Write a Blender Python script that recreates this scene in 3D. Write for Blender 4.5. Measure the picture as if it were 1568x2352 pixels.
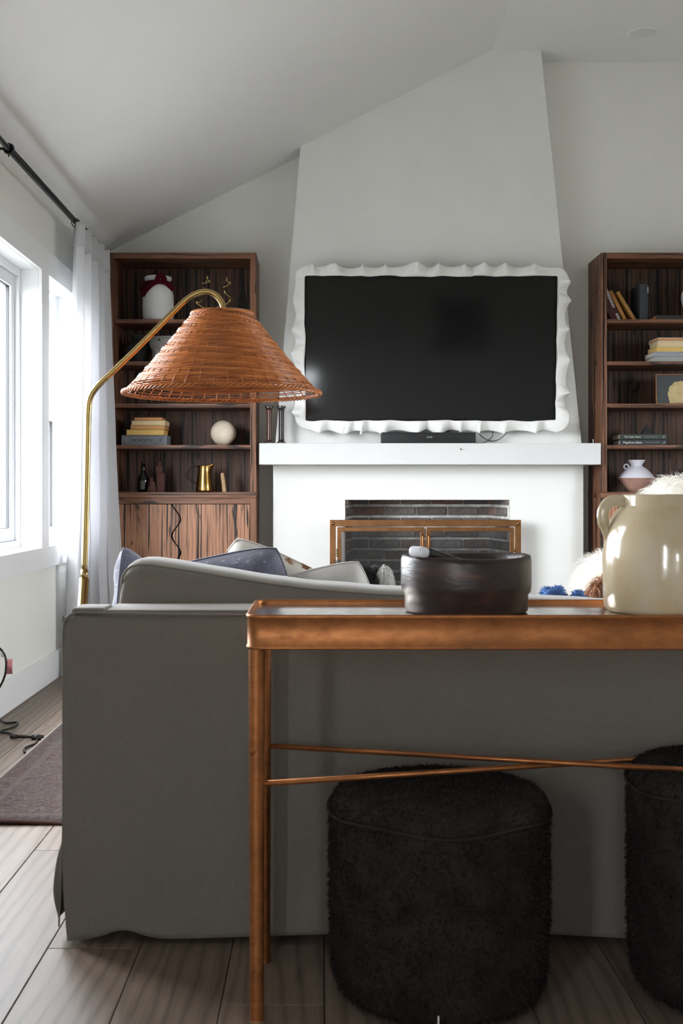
import bpy, bmesh, math, random
import numpy as np
from mathutils import Vector, Matrix, noise

for o in list(bpy.data.objects):
    bpy.data.objects.remove(o, do_unlink=True)
scene = bpy.context.scene
COL = scene.collection
PI = math.pi

# ------------------------------------------------------------------ camera
EYE = 0.96
F_PX = 2700.0
cam_d = bpy.data.cameras.new('camera')
cam = bpy.data.objects.new('camera', cam_d)
COL.objects.link(cam)
cam.location = (0, 0, EYE)
cam.rotation_euler = (PI / 2, 0, 0)
cam_d.sensor_fit = 'VERTICAL'
cam_d.sensor_height = 36.0
cam_d.sensor_width = 24.0
cam_d.lens = F_PX / 2352.0 * 36.0
cam_d.shift_x = (784 - 740) / 2352.0
cam_d.shift_y = -(1176 - 1130) / 2352.0
cam_d.clip_start = 0.05
cam_d.dof.use_dof = True
cam_d.dof.focus_distance = 5.6
cam_d.dof.aperture_fstop = 11.0
scene.camera = cam

# ------------------------------------------------------------------ daylight
world = bpy.data.worlds.new('overcast_sky')
scene.world = world
world.use_nodes = True
bg = world.node_tree.nodes['Background']
bg.inputs[0].default_value = (0.905, 0.955, 1.0, 1)
bg.inputs[1].default_value = 34.5
scene.view_settings.view_transform = 'Standard'
scene.view_settings.look = 'None'
scene.view_settings.exposure = 0.0
scene.view_settings.gamma = 1.0
scene.view_settings.use_curve_mapping = False

# openings that let the daylight in: (wall, a0, a1, z0, z1)
WALL_L, WALL_R, WALL_B, WALL_F = -1.38, 4.4, 7.42, -2.6
WIN_L = [(5.86, 6.51, 0.69, 2.04), (3.85, 5.71, 0.69, 2.04), (3.05, 3.70, 0.69, 2.04), (-2.1, -1.1, 0.69, 2.04)]  # last opening is an added, unseen one that fills the camera side
FILL_WIN_R = [(3.0, 4.35, 0.85, 2.1)]  # added opening out of view, lifts the walls and ceiling from the right
WIN_F = [(-0.42, -0.04, 0.95, 1.55)]


def portal(name, loc, rot, sx, sy):
    ld = bpy.data.lights.new(name, 'AREA')
    ld.shape = 'RECTANGLE'
    ld.size, ld.size_y = sx, sy
    ld.cycles.is_portal = True
    lo = bpy.data.objects.new(name, ld)
    COL.objects.link(lo)
    lo.location, lo.rotation_euler = loc, rot


for a0, a1, z0, z1 in WIN_L:
    portal('daylight_portal', (WALL_L - 0.19, (a0 + a1) / 2, (z0 + z1) / 2), (0, -PI / 2, 0), z1 - z0, a1 - a0)
for a0, a1, z0, z1 in FILL_WIN_R:
    portal('daylight_portal', (WALL_R + 0.14, (a0 + a1) / 2, (z0 + z1) / 2), (0, PI / 2, 0), z1 - z0, a1 - a0)
for a0, a1, z0, z1 in WIN_F:
    portal('daylight_portal', ((a0 + a1) / 2, WALL_F - 0.19, (z0 + z1) / 2), (PI / 2, 0, 0), a1 - a0, z1 - z0)


# ------------------------------------------------------------------ helpers
def at(px, py, y):
    """point at depth y that the photograph shows at pixel (px, py)"""
    k = y / F_PX
    return Vector(((px - 740) * k, y, EYE + (1130 - py) * k))


def C(r, g, b, a=1.0):
    def f(v):
        v /= 255.0
        return v / 12.92 if v <= 0.04045 else ((v + 0.055) / 1.055) ** 2.4
    return (f(r), f(g), f(b), a)


def new_mat(name):
    m = bpy.data.materials.new(name)
    m.use_nodes = True
    nt = m.node_tree
    bs = nt.nodes['Principled BSDF']
    return m, nt, bs


def N(nt, kind, **kw):
    n = nt.nodes.new(kind)
    for k, v in kw.items():
        setattr(n, k, v)
    return n


def coords(nt, scale=(1, 1, 1), rot=(0, 0, 0), src='Object'):
    tc = N(nt, 'ShaderNodeTexCoord')
    mp = N(nt, 'ShaderNodeMapping')
    mp.inputs['Scale'].default_value = scale
    mp.inputs['Rotation'].default_value = rot
    nt.links.new(tc.outputs[src], mp.inputs['Vector'])
    return mp.outputs['Vector']


def tex_noise(nt, vec, scale, detail=4, rough=0.55, dist=0.0):
    n = N(nt, 'ShaderNodeTexNoise')
    n.inputs['Scale'].default_value = scale
    n.inputs['Detail'].default_value = detail
    n.inputs['Roughness'].default_value = rough
    n.inputs['Distortion'].default_value = dist
    nt.links.new(vec, n.inputs['Vector'])
    return n.outputs['Fac']


def ramp(nt, fac, stops):
    r = N(nt, 'ShaderNodeValToRGB')
    els = r.color_ramp.elements
    while len(els) < len(stops):
        els.new(0.5)
    for e, (p, c) in zip(els, stops):
        e.position = p
        e.color = c
    nt.links.new(fac, r.inputs['Fac'])
    return r.outputs['Color']


def mix(nt, fac, a, b, mode='MIX'):
    m = N(nt, 'ShaderNodeMix', data_type='RGBA', blend_type=mode)
    for sock, v in ((m.inputs[0], fac), (m.inputs[6], a), (m.inputs[7], b)):
        if hasattr(v, 'is_linked') or hasattr(v, 'links'):
            nt.links.new(v, sock)
        else:
            sock.default_value = v
    return m.outputs[2]


def bump(nt, bs, height, strength=0.3, dist=0.002):
    b = N(nt, 'ShaderNodeBump')
    b.inputs['Strength'].default_value = strength
    b.inputs['Distance'].default_value = dist
    nt.links.new(height, b.inputs['Height'])
    nt.links.new(b.outputs['Normal'], bs.inputs['Normal'])


def plain(name, col, rough=0.5, metal=0.0, var=0.0, scale=8.0, bstr=0.0, bscale=60.0, bdist=0.001, spec=0.5, coat=0.0):
    m, nt, bs = new_mat(name)
    bs.inputs['Roughness'].default_value = rough
    bs.inputs['Metallic'].default_value = metal
    bs.inputs['Specular IOR Level'].default_value = spec
    bs.inputs['Coat Weight'].default_value = coat
    v = coords(nt)
    d = tuple(c * (1 - var) for c in col[:3]) + (1,)
    l = tuple(min(1, c * (1 + var)) for c in col[:3]) + (1,)
    f = tex_noise(nt, v, scale)
    nt.links.new(ramp(nt, f, [(0.3, d), (0.7, l)]), bs.inputs['Base Color'])
    if bstr:
        bump(nt, bs, tex_noise(nt, v, bscale), bstr, bdist)
    return m


def fabric(name, col, var=0.08, weave=900.0, rough=0.95, sheen=0.25, bstr=0.35, slub=True):
    m, nt, bs = new_mat(name)
    bs.inputs['Roughness'].default_value = rough
    bs.inputs['Specular IOR Level'].default_value = 0.15
    bs.inputs['Sheen Weight'].default_value = sheen
    big = tex_noise(nt, coords(nt), 5.0)
    a = tex_noise(nt, coords(nt, (1, 1, 8)), weave / 8, 2)
    b = tex_noise(nt, coords(nt, (8, 1, 1)), weave / 8, 2)
    mm = N(nt, 'ShaderNodeMath', operation='ADD')
    nt.links.new(a, mm.inputs[0]); nt.links.new(b, mm.inputs[1])
    mh = N(nt, 'ShaderNodeMath', operation='MULTIPLY'); mh.inputs[1].default_value = 0.5
    nt.links.new(mm.outputs[0], mh.inputs[0])
    d = tuple(c * (1 - 2.2 * var) for c in col[:3]) + (1,)
    l = tuple(min(1, c * (1 + 2.2 * var)) for c in col[:3]) + (1,)
    c1 = ramp(nt, mh.outputs[0], [(0.3, d), (0.7, l)])
    c2 = ramp(nt, big, [(0.3, (1 - var,) * 3 + (1,)), (0.7, (1, 1, 1, 1))])
    nt.links.new(mix(nt, 1.0, c1, c2, 'MULTIPLY'), bs.inputs['Base Color'])
    bump(nt, bs, mh.outputs[0], bstr, 0.0008)
    return m


def oak(name, light, dark, vertical=True, rough=0.45):
    """open-grained stained oak; the grain runs along z (vertical) or x"""
    m, nt, bs = new_mat(name)
    rot = (0, 0, 0) if vertical else (0, PI / 2, 0)
    v = coords(nt, rot=rot)
    def stretched(sx, sz):
        mp = N(nt, 'ShaderNodeMapping')
        mp.inputs['Scale'].default_value = (sx, sx, sz)
        nt.links.new(v, mp.inputs['Vector'])
        return mp.outputs['Vector']
    lines = tex_noise(nt, stretched(64.0, 1.0), 1.0, 2, 0.5, 0.9)
    flame = tex_noise(nt, stretched(13.0, 3.0), 1.0, 4, 0.5, 0.8)
    pores = tex_noise(nt, stretched(160.0, 4.0), 1.0, 3)
    blot = tex_noise(nt, stretched(9.0, 1.6), 1.0, 3)
    mid = tuple(0.25 * a + 0.75 * b for a, b in zip(dark, light))
    c_w = ramp(nt, lines, [(0.0, dark), (0.40, dark), (0.44, mid), (0.52, light), (0.62, tuple(0.9 * c for c in light[:3]) + (1,))])
    c_w = mix(nt, ramp(nt, flame, [(0.61, (0, 0, 0, 1)), (0.66, (0.85, 0.85, 0.85, 1))]), c_w, dark)
    c_p = ramp(nt, pores, [(0.36, (0.35, 0.33, 0.32, 1)), (0.55, (1, 1, 1, 1))])
    c_b = ramp(nt, blot, [(0.3, (0.62, 0.6, 0.58, 1)), (0.6, (1.0, 1.0, 1.0, 1))])
    col = mix(nt, 1.0, mix(nt, 0.8, c_w, c_p, 'MULTIPLY'), c_b, 'MULTIPLY')
    nt.links.new(col, bs.inputs['Base Color'])
    bs.inputs['Roughness'].default_value = rough
    bs.inputs['Specular IOR Level'].default_value = 0.35
    bump(nt, bs, pores, 0.25, 0.0008)
    return m


def emissive_free_glass(name):
    """thin window glass: mostly transparent with a faint mirror reflection"""
    m, nt, bs = new_mat(name)
    out = nt.nodes['Material Output']
    tr = N(nt, 'ShaderNodeBsdfTransparent')
    gl = N(nt, 'ShaderNodeBsdfGlossy')
    gl.inputs['Roughness'].default_value = 0.0
    mx = N(nt, 'ShaderNodeMixShader')
    mx.inputs[0].default_value = 0.05
    nt.links.new(tr.outputs[0], mx.inputs[1]); nt.links.new(gl.outputs[0], mx.inputs[2])
    nt.links.new(mx.outputs[0], out.inputs['Surface'])
    return m


# ------------------------------------------------------------------ object helpers
def link(o, parent=None):
    COL.objects.link(o)
    if parent is not None:
        o.parent = parent
    return o


def tag(o, label=None, cat=None, group=None, kind=None):
    if label: o['label'] = label
    if cat: o['category'] = cat
    if group: o['group'] = group
    if kind: o['kind'] = kind
    return o


def thing(name, label, cat, loc=(0, 0, 0), rotz=0.0, group=None):
    o = bpy.data.objects.new(name, None)
    o.empty_display_size = 0.05
    link(o)
    o.location = loc
    o.rotation_euler = (0, 0, rotz)
    return tag(o, label, cat, group)


class MB:
    """collects shapes for one mesh object"""
    def __init__(self):
        self.v, self.f, self.s, self.mi = [], [], [], []

    def add(self, verts, faces, smooth=False, mi=0):
        b = len(self.v)
        self.v += [tuple(x) for x in verts]
        self.f += [tuple(i + b for i in f) for f in faces]
        self.s += [smooth] * len(faces)
        self.mi += [mi] * len(faces)
        return self

    def box(self, x0, x1, y0, y1, z0, z1, mi=0, m=None):
        vs = [(x0, y0, z0), (x1, y0, z0), (x1, y1, z0), (x0, y1, z0), (x0, y0, z1), (x1, y0, z1), (x1, y1, z1), (x0, y1, z1)]
        if m is not None:
            vs = [m @ Vector(v) for v in vs]
        return self.add(vs, [(0, 3, 2, 1), (4, 5, 6, 7), (0, 1, 5, 4), (1, 2, 6, 5), (2, 3, 7, 6), (3, 0, 4, 7)], mi=mi)

    def rbox(self, x0, x1, y0, y1, z0, z1, r=0.01, seg=3, mi=0, smooth=True, m=None):
        bm = bmesh.new()
        bmesh.ops.create_cube(bm, size=1.0)
        for v in bm.verts:
            v.co = Vector(((x0 + x1) / 2 + v.co.x * (x1 - x0), (y0 + y1) / 2 + v.co.y * (y1 - y0), (z0 + z1) / 2 + v.co.z * (z1 - z0)))
        bmesh.ops.bevel(bm, geom=list(bm.edges), offset=r, segments=seg, profile=0.5, affect='EDGES')
        if m is not None:
            bm.transform(m)
        bm.verts.index_update()
        self.add([v.co[:] for v in bm.verts], [[v.index for v in f.verts] for f in bm.faces], smooth, mi)
        bm.free()
        return self

    def prism(self, poly, y0, y1, mi=0):
        """polygon in (x, z), counter-clockwise seen from -y, extruded y0..y1"""
        n = len(poly)
        vs = [(x, y0, z) for x, z in poly] + [(x, y1, z) for x, z in poly]
        fs = [tuple(range(n)), tuple(range(2 * n - 1, n - 1, -1))]
        fs += [(i, i + n, (i + 1) % n + n, (i + 1) % n) for i in range(n)]
        return self.add(vs, fs, mi=mi)

    def lathe(self, prof, seg=40, c=(0, 0, 0), smooth=True, mi=0, caps=True, sy=1.0):
        n = len(prof)
        vs, fs = [], []
        for j in range(seg):
            a = 2 * PI * j / seg
            for r, z in prof:
                vs.append((c[0] + r * math.cos(a), c[1] + r * math.sin(a) * sy, c[2] + z))
        for j in range(seg):
            k = (j + 1) % seg
            for i in range(n - 1):
                fs.append((j * n + i, k * n + i, k * n + i + 1, j * n + i + 1))
        if caps:
            fs.append(tuple(j * n for j in range(seg))[::-1])
            fs.append(tuple(j * n + n - 1 for j in range(seg)))
        return self.add(vs, fs, smooth, mi)

    def tube(self, pts, r, seg=10, smooth=True, mi=0, closed=False, caps=True, flat=None):
        pts = [Vector(p) for p in pts]
        n = len(pts)
        rs = r if isinstance(r, (list, tuple)) else [r] * n
        vs, fs = [], []
        up = Vector((0.13, 0.27, 0.95)).normalized()
        prev = None
        for i, p in enumerate(pts):
            if closed:
                t = pts[(i + 1) % n] - pts[(i - 1) % n]
            else:
                t = pts[min(i + 1, n - 1)] - pts[max(i - 1, 0)]
            t.normalize()
            if prev is None:
                s = t.cross(up)
                if s.length < 0.1:
                    s = t.cross(Vector((1, 0, 0)))
            else:
                s = prev - t * prev.dot(t)
            s.normalize()
            prev = s
            q = t.cross(s)
            for j in range(seg):
                a = 2 * PI * j / seg
                d = s * math.cos(a) + q * math.sin(a) * (flat or 1.0)
                vs.append(p + d * rs[i])
        m = n if closed else n - 1
        for i in range(m):
            k = (i + 1) % n
            for j in range(seg):
                l = (j + 1) % seg
                fs.append((i * seg + j, i * seg + l, k * seg + l, k * seg + j))
        if caps and not closed:
            fs.append(tuple(range(seg))[::-1])
            fs.append(tuple((n - 1) * seg + j for j in range(seg)))
        return self.add(vs, fs, smooth, mi)

    def grid(self, fn, nu, nv, smooth=True, mi=0, wrap=False):
        vs = [fn(i / (nu if wrap else nu - 1), j / (nv - 1)) for i in range(nu) for j in range(nv)]
        fs = []
        for i in range(nu if wrap else nu - 1):
            k = (i + 1) % nu
            for j in range(nv - 1):
                fs.append((i * nv + j, k * nv + j, k * nv + j + 1, i * nv + j + 1))
        return self.add(vs, fs, smooth, mi)

    def build(self, name, mats, parent=None, bevel=0.0, fix=True):
        me = bpy.data.meshes.new(name)
        me.from_pydata(self.v, [], self.f)
        if fix:
            bm = bmesh.new(); bm.from_mesh(me)
            bmesh.ops.recalc_face_normals(bm, faces=bm.faces)
            bm.to_mesh(me); bm.free()
        me.polygons.foreach_set('use_smooth', self.s)
        for m in (mats if isinstance(mats, (list, tuple)) else [mats]):
            me.materials.append(m)
        me.polygons.foreach_set('material_index', self.mi)
        me.update()
        o = bpy.data.objects.new(name, me)
        link(o, parent)
        if bevel:
            b = o.modifiers.new('edge', 'BEVEL')
            b.width, b.segments, b.limit_method = bevel, 2, 'ANGLE'
        return o


def struct(name, mb, mat, parent=None, bevel=0.0):
    o = mb.build(name, mat, parent, bevel)
    if parent is None:
        o['kind'] = 'structure'
    return o


def solidify(o, t, off=0.0):
    s = o.modifiers.new('thickness', 'SOLIDIFY')
    s.thickness, s.offset = t, off
    return o


def subsurf(o, n=1):
    s = o.modifiers.new('smooth', 'SUBSURF')
    s.levels = s.render_levels = n
    return o


def smooth_path(pts, n=8):
    """Catmull-Rom through the points"""
    P = [Vector(p) for p in pts]
    P = [P[0] * 2 - P[1]] + P + [P[-1] * 2 - P[-2]]
    out = []
    for i in range(1, len(P) - 2):
        for j in range(n):
            t = j / n
            a, b, c, d = P[i - 1], P[i], P[i + 1], P[i + 2]
            out.append(0.5 * ((2 * b) + (c - a) * t + (2 * a - 5 * b + 4 * c - d) * t * t + (3 * b - a - 3 * c + d) * t ** 3))
    out.append(P[-2])
    return out


def lettering(text, size, loc, rot, mat, parent, name='lettering', ext=0.0004, align='LEFT', sx=1.0, shear=0.0):
    cu = bpy.data.curves.new(name, 'FONT')
    cu.body = text
    cu.size = size
    cu.extrude = ext
    cu.align_x = align
    cu.align_y = 'CENTER'
    cu.shear = shear
    tmp = bpy.data.objects.new(name + '_font', cu)
    COL.objects.link(tmp)
    dg = bpy.context.evaluated_depsgraph_get()
    me = bpy.data.meshes.new_from_object(tmp.evaluated_get(dg))
    bpy.data.objects.remove(tmp, do_unlink=True)
    me.materials.clear()
    me.materials.append(mat)
    o = bpy.data.objects.new(name, me)
    link(o, parent)
    o.location, o.rotation_euler = loc, rot
    o.scale = (sx, 1, 1)
    return o


def sample_surface(verts, tris, n, rng):
    v = np.asarray(verts, float); t = np.asarray(tris, int)
    a, b, c = v[t[:, 0]], v[t[:, 1]], v[t[:, 2]]
    nr = np.cross(b - a, c - a)
    ar = np.linalg.norm(nr, axis=1)
    nr = nr / np.maximum(ar[:, None], 1e-12)
    idx = rng.choice(len(t), n, p=ar / ar.sum())
    r1, r2 = np.sqrt(rng.random(n)), rng.random(n)
    p = a[idx] * (1 - r1)[:, None] + b[idx] * (r1 * (1 - r2))[:, None] + c[idx] * (r1 * r2)[:, None]
    return p, nr[idx]


def mesh_arrays(o):
    dg = bpy.context.evaluated_depsgraph_get()
    ev = o.evaluated_get(dg)
    me = ev.to_mesh()
    me.calc_loop_triangles()
    v = np.empty(len(me.vertices) * 3); me.vertices.foreach_get('co', v)
    t = np.empty(len(me.loop_triangles) * 3, dtype=np.int32); me.loop_triangles.foreach_get('vertices', t)
    ev.to_mesh_clear()
    return v.reshape(-1, 3), t.reshape(-1, 3)


def fur(name, pts, nrm, length, width, mats, parent, rng, droop=0.5, jit=0.5, flow=(0, 0, 0), clump=0.0, mi_fn=None, segs=3, wavy=0.0):
    """a coat of tapering strands, one mesh; pts and nrm are the roots on the skin"""
    n = len(pts)
    d = nrm + rng.normal(0, jit, (n, 3)) + np.asarray(flow)
    if clump:
        q = np.floor(pts / clump).astype(int)
        h = (q[:, 0] * 73856093) ^ (q[:, 1] * 19349663) ^ (q[:, 2] * 83492791)
        tab = rng.normal(0, 0.55, (4096, 3))
        d = d + tab[h % 4096]
    d /= np.linalg.norm(d, axis=1)[:, None]
    L = length * (0.6 + 0.7 * rng.random(n))
    side = np.cross(d, rng.normal(0, 1, (n, 3)))
    side /= np.maximum(np.linalg.norm(side, axis=1)[:, None], 1e-9)
    W = width * (0.6 + 0.8 * rng.random(n))
    vs = []
    ph = rng.random(n) * 6.28
    bend = np.cross(d, side)
    for k in range(segs + 1):
        t = k / segs
        c = pts + d * (L * t)[:, None]
        c[:, 2] -= droop * L * t * t
        if wavy:
            c += bend * (wavy * L * np.sin(ph + t * 7.0) * t)[:, None]
        w = (W * (1 - t) ** 0.7)[:, None]
        if k < segs:
            vs.append(c - side * w); vs.append(c + side * w)
        else:
            vs.append(c)
    V = np.stack(vs, axis=1)
    m = V.shape[1]
    base = (np.arange(n) * m)[:, None]
    faces = []
    for k in range(segs - 1):
        faces.append(np.hstack([base + 2 * k, base + 2 * k + 1, base + 2 * k + 3, base + 2 * k + 2]))
    q = np.concatenate(faces) if faces else np.zeros((0, 4), int)
    tr = np.hstack([base + 2 * (segs - 1), base + 2 * (segs - 1) + 1, base + 2 * segs])
    me = bpy.data.meshes.new(name)
    nq, ntri = len(q), len(tr)
    me.vertices.add(n * m)
    me.vertices.foreach_set('co', V.reshape(-1).astype(np.float32))
    me.loops.add(nq * 4 + ntri * 3)
    me.loops.foreach_set('vertex_index', np.concatenate([q.reshape(-1), tr.reshape(-1)]).astype(np.int32))
    me.polygons.add(nq + ntri)
    me.polygons.foreach_set('loop_start', np.concatenate([np.arange(nq) * 4, nq * 4 + np.arange(ntri) * 3]).astype(np.int32))
    for mt in (mats if isinstance(mats, (list, tuple)) else [mats]):
        me.materials.append(mt)
    if mi_fn is not None:
        mi = np.array([mi_fn(p) for p in pts], dtype=np.int32)
        me.polygons.foreach_set('material_index', np.concatenate([np.tile(mi, segs - 1), mi]).astype(np.int32))
    me.polygons.foreach_set('use_smooth', [True] * (nq + ntri))
    me.update(calc_edges=True)
    o = bpy.data.objects.new(name, me)
    link(o, parent)
    o['kind'] = 'stuff'
    return o


RNG = np.random.default_rng(7)
random.seed(7)

# ------------------------------------------------------------------ materials
M = {}
M['wall'] = plain('wall_paint', C(237, 237, 231), 0.85, var=0.015, scale=3, bstr=0.08, bscale=220, spec=0.2)
M['ceiling'] = plain('ceiling_paint', C(238, 238, 236), 0.9, var=0.01, scale=3, bstr=0.05, bscale=200, spec=0.2)
M['chimney'] = plain('chimney_plaster', C(234, 234, 230), 0.85, var=0.02, scale=4, bstr=0.15, bscale=40, bdist=0.002, spec=0.2)
M['trim'] = plain('trim_paint', C(238, 239, 240), 0.45, var=0.01, scale=5, spec=0.4)
M['mantel'] = plain('mantel_paint', C(216, 216, 215), 0.5, var=0.015, scale=6, bstr=0.1, bscale=30, bdist=0.001, spec=0.35)
M['vinyl'] = plain('window_vinyl', C(235, 237, 240), 0.4, spec=0.4)
M['gasket'] = plain('window_gasket', C(40, 40, 42), 0.6)
M['glass'] = emissive_free_glass('window_glass')
M['oak_v'] = oak('stained_oak_upright', C(150, 104, 78), C(22, 15, 12), True)
M['oak_h'] = oak('stained_oak_shelf', C(140, 96, 72), C(26, 18, 14), False)
M['oak_back_shaded'] = oak('stained_oak_shaded_back', C(104, 74, 58), C(16, 12, 10), True, 0.55)  # same oak darkened, shade inside the shelves put into the colour
M['oak_door_lit'] = oak('stained_oak_lit_door', C(196, 142, 110), C(20, 16, 15), True)  # same oak lightened, daylight on the doors put into the colour
M['brass'] = plain('brushed_brass', C(176, 150, 98), 0.26, 1.0, var=0.06, scale=20)
M['antique_brass'] = plain('antique_brass', C(150, 108, 74), 0.38, 1.0, var=0.22, scale=14, bstr=0.1, bscale=60)
M['gold_jug'] = plain('polished_brass', C(168, 134, 76), 0.22, 1.0, var=0.25, scale=16, bstr=0.15, bscale=30)
M['black_metal'] = plain('black_iron', C(26, 25, 26), 0.45, 0.3)
M['black_plastic'] = plain('black_plastic', C(14, 14, 15), 0.35, var=0.05)
M['white_ceramic'] = plain('matte_white_ceramic', C(222, 222, 220), 0.7, var=0.04, scale=60, bstr=0.2, bscale=180)
M['sofa'] = fabric('taupe_linen', C(123, 117, 109), 0.06, 700)
M['curtain'] = fabric('white_linen_curtain', C(226, 226, 228), 0.03, 600, sheen=0.1)
m_c = M['curtain']; nt_c = m_c.node_tree
t_ = N(nt_c, 'ShaderNodeBsdfTranslucent'); t_.inputs[0].default_value = C(240, 240, 242); x_ = N(nt_c, 'ShaderNodeMixShader'); x_.inputs[0].default_value = 0.42
nt_c.links.new(nt_c.nodes['Principled BSDF'].outputs[0], x_.inputs[1]); nt_c.links.new(t_.outputs[0], x_.inputs[2]); nt_c.links.new(x_.outputs[0], nt_c.nodes['Material Output'].inputs['Surface'])
M['mortar'] = plain('sooty_mortar', C(224, 222, 218), 0.95, var=0.35, scale=14, bstr=0.5, bscale=120)
M['rod_grip'] = M['black_metal']


# ------------------------------------------------------------------ room shell
RIDGE_X, FLAT_Z, EAVE_Z = 1.039, 3.67, 2.458
FB_X0, FB_X1, FB_TOP = 0.139, 1.152, 0.912      # fireplace opening
b = MB()
b.prism([(WALL_L, 0), (FB_X0, 0), (FB_X0, FB_TOP), (WALL_L, FB_TOP)], WALL_B, WALL_B + 0.12)
b.prism([(FB_X1, 0), (WALL_R, 0), (WALL_R, FB_TOP), (FB_X1, FB_TOP)], WALL_B, WALL_B + 0.12)
b.prism([(WALL_L, FB_TOP), (WALL_R, FB_TOP), (WALL_R, FLAT_Z), (RIDGE_X, FLAT_Z), (WALL_L, EAVE_Z)], WALL_B, WALL_B + 0.12)
struct('wall_back', b, M['wall'])

b = MB()                                           # chimney breast, tapering above the mantel
b.prism([(-0.302, 0), (FB_X0, 0), (FB_X0, FB_TOP), (-0.302, FB_TOP)], 7.22, WALL_B)
b.prism([(FB_X1, 0), (1.602, 0), (1.602, FB_TOP), (FB_X1, FB_TOP)], 7.22, WALL_B)
b.prism([(-0.302, FB_TOP), (1.602, FB_TOP), (1.602, 1.19), (-0.302, 1.19)], 7.22, WALL_B)
b.prism([(-0.294, 1.19), (1.598, 1.19), (1.342, FLAT_Z), (RIDGE_X, FLAT_Z), (-0.134, EAVE_Z + (1.38 - 0.134) * 0.501)], 7.22, WALL_B)
struct('wall_chimney', b, M['chimney'])

b = MB()                                           # ceiling: a slope from the window wall, then level
b.prism([(WALL_L - 0.2, EAVE_Z - 0.2 * 0.501), (RIDGE_X, FLAT_Z), (WALL_R, FLAT_Z), (WALL_R, FLAT_Z + 0.12), (RIDGE_X - 0.03, FLAT_Z + 0.12), (WALL_L - 0.2, EAVE_Z + 0.02)][::1], WALL_F, WALL_B + 0.1)
struct('ceiling', b, M['ceiling'])


def wall_with_holes(name, horiz, holes, z_top, place, mat):
    """boxes around rectangular openings; place maps (a, z) spans to a box"""
    b = MB()
    a0, a1 = horiz
    xs = sorted({a0, a1} | {h[0] for h in holes} | {h[1] for h in holes})
    for s, e in zip(xs[:-1], xs[1:]):
        hs = [h for h in holes if h[0] <= s + 1e-6 and h[1] >= e - 1e-6]
        if hs:
            place(b, s, e, 0, hs[0][2]); place(b, s, e, hs[0][3], z_top)
        else:
            place(b, s, e, 0, z_top)
    return struct(name, b, mat)


wall_with_holes('wall_left', (WALL_F, WALL_B), WIN_L, EAVE_Z, lambda b, s, e, z0, z1: b.box(WALL_L - 0.18, WALL_L, s, e, z0, z1), M['wall'])
wall_with_holes('wall_front', (WALL_L - 0.18, WALL_R), WIN_F, FLAT_Z + 0.1, lambda b, s, e, z0, z1: b.box(s, e, WALL_F - 0.18, WALL_F, z0, z1), M['wall'])
wall_with_holes('wall_right', (WALL_F, WALL_B + 0.1), FILL_WIN_R, FLAT_Z + 0.1, lambda b, s, e, z0, z1: b.box(WALL_R, WALL_R + 0.12, s, e, z0, z1), M['wall'])


# floor: an underlay and single oak planks running towards the fireplace
def floor_material():
    m, nt, bs = new_mat('pale_oak_plank')
    tc = N(nt, 'ShaderNodeTexCoord')
    oi = N(nt, 'ShaderNodeObjectInfo')
    off = N(nt, 'ShaderNodeVectorMath', operation='SCALE'); off.inputs['Scale'].default_value = 37.0
    cmb = N(nt, 'ShaderNodeCombineXYZ')
    nt.links.new(oi.outputs['Random'], cmb.inputs[0]); nt.links.new(oi.outputs['Random'], cmb.inputs[1])
    nt.links.new(cmb.outputs[0], off.inputs[0])
    ad = N(nt, 'ShaderNodeVectorMath', operation='ADD')
    nt.links.new(tc.outputs['Object'], ad.inputs[0]); nt.links.new(off.outputs[0], ad.inputs[1])
    def st(sx, sy):
        mp = N(nt, 'ShaderNodeMapping'); mp.inputs['Scale'].default_value = (sx, sy, 1)
        nt.links.new(ad.outputs[0], mp.inputs['Vector']); return mp.outputs['Vector']
    wv = N(nt, 'ShaderNodeTexWave', wave_type='BANDS', bands_direction='X')
    wv.inputs['Scale'].default_value = 9.0; wv.inputs['Distortion'].default_value = 9.0
    wv.inputs['Detail'].default_value = 2.0; wv.inputs['Detail Scale'].default_value = 0.7
    nt.links.new(st(1.0, 0.2), wv.inputs['Vector'])
    pores = tex_noise(nt, st(130, 5), 1.0, 3)
    big = tex_noise(nt, st(4, 0.8), 1.0, 2)
    c1 = ramp(nt, wv.outputs['Fac'], [(0.0, C(112, 96, 85)), (0.25, C(128, 112, 100)), (1.0, C(136, 121, 109))])
    c2 = ramp(nt, pores, [(0.38, (0.78, 0.77, 0.76, 1)), (0.56, (1, 1, 1, 1))])
    c3 = ramp(nt, big, [(0.3, (0.82, 0.80, 0.78, 1)), (0.7, (1.05, 1.03, 1.0, 1))])
    tone = ramp(nt, oi.outputs['Random'], [(0.0, (0.86, 0.85, 0.84, 1)), (1.0, (1.05, 1.04, 1.03, 1))])
    col = mix(nt, 1.0, mix(nt, 0.7, c1, c2, 'MULTIPLY'), mix(nt, 1.0, c3, tone, 'MULTIPLY'), 'MULTIPLY')
    nt.links.new(col, bs.inputs['Base Color'])
    bs.inputs['Roughness'].default_value = 0.48
    bs.inputs['Specular IOR Level'].default_value = 0.38
    bump(nt, bs, pores, 0.25, 0.0006)
    return m


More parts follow.
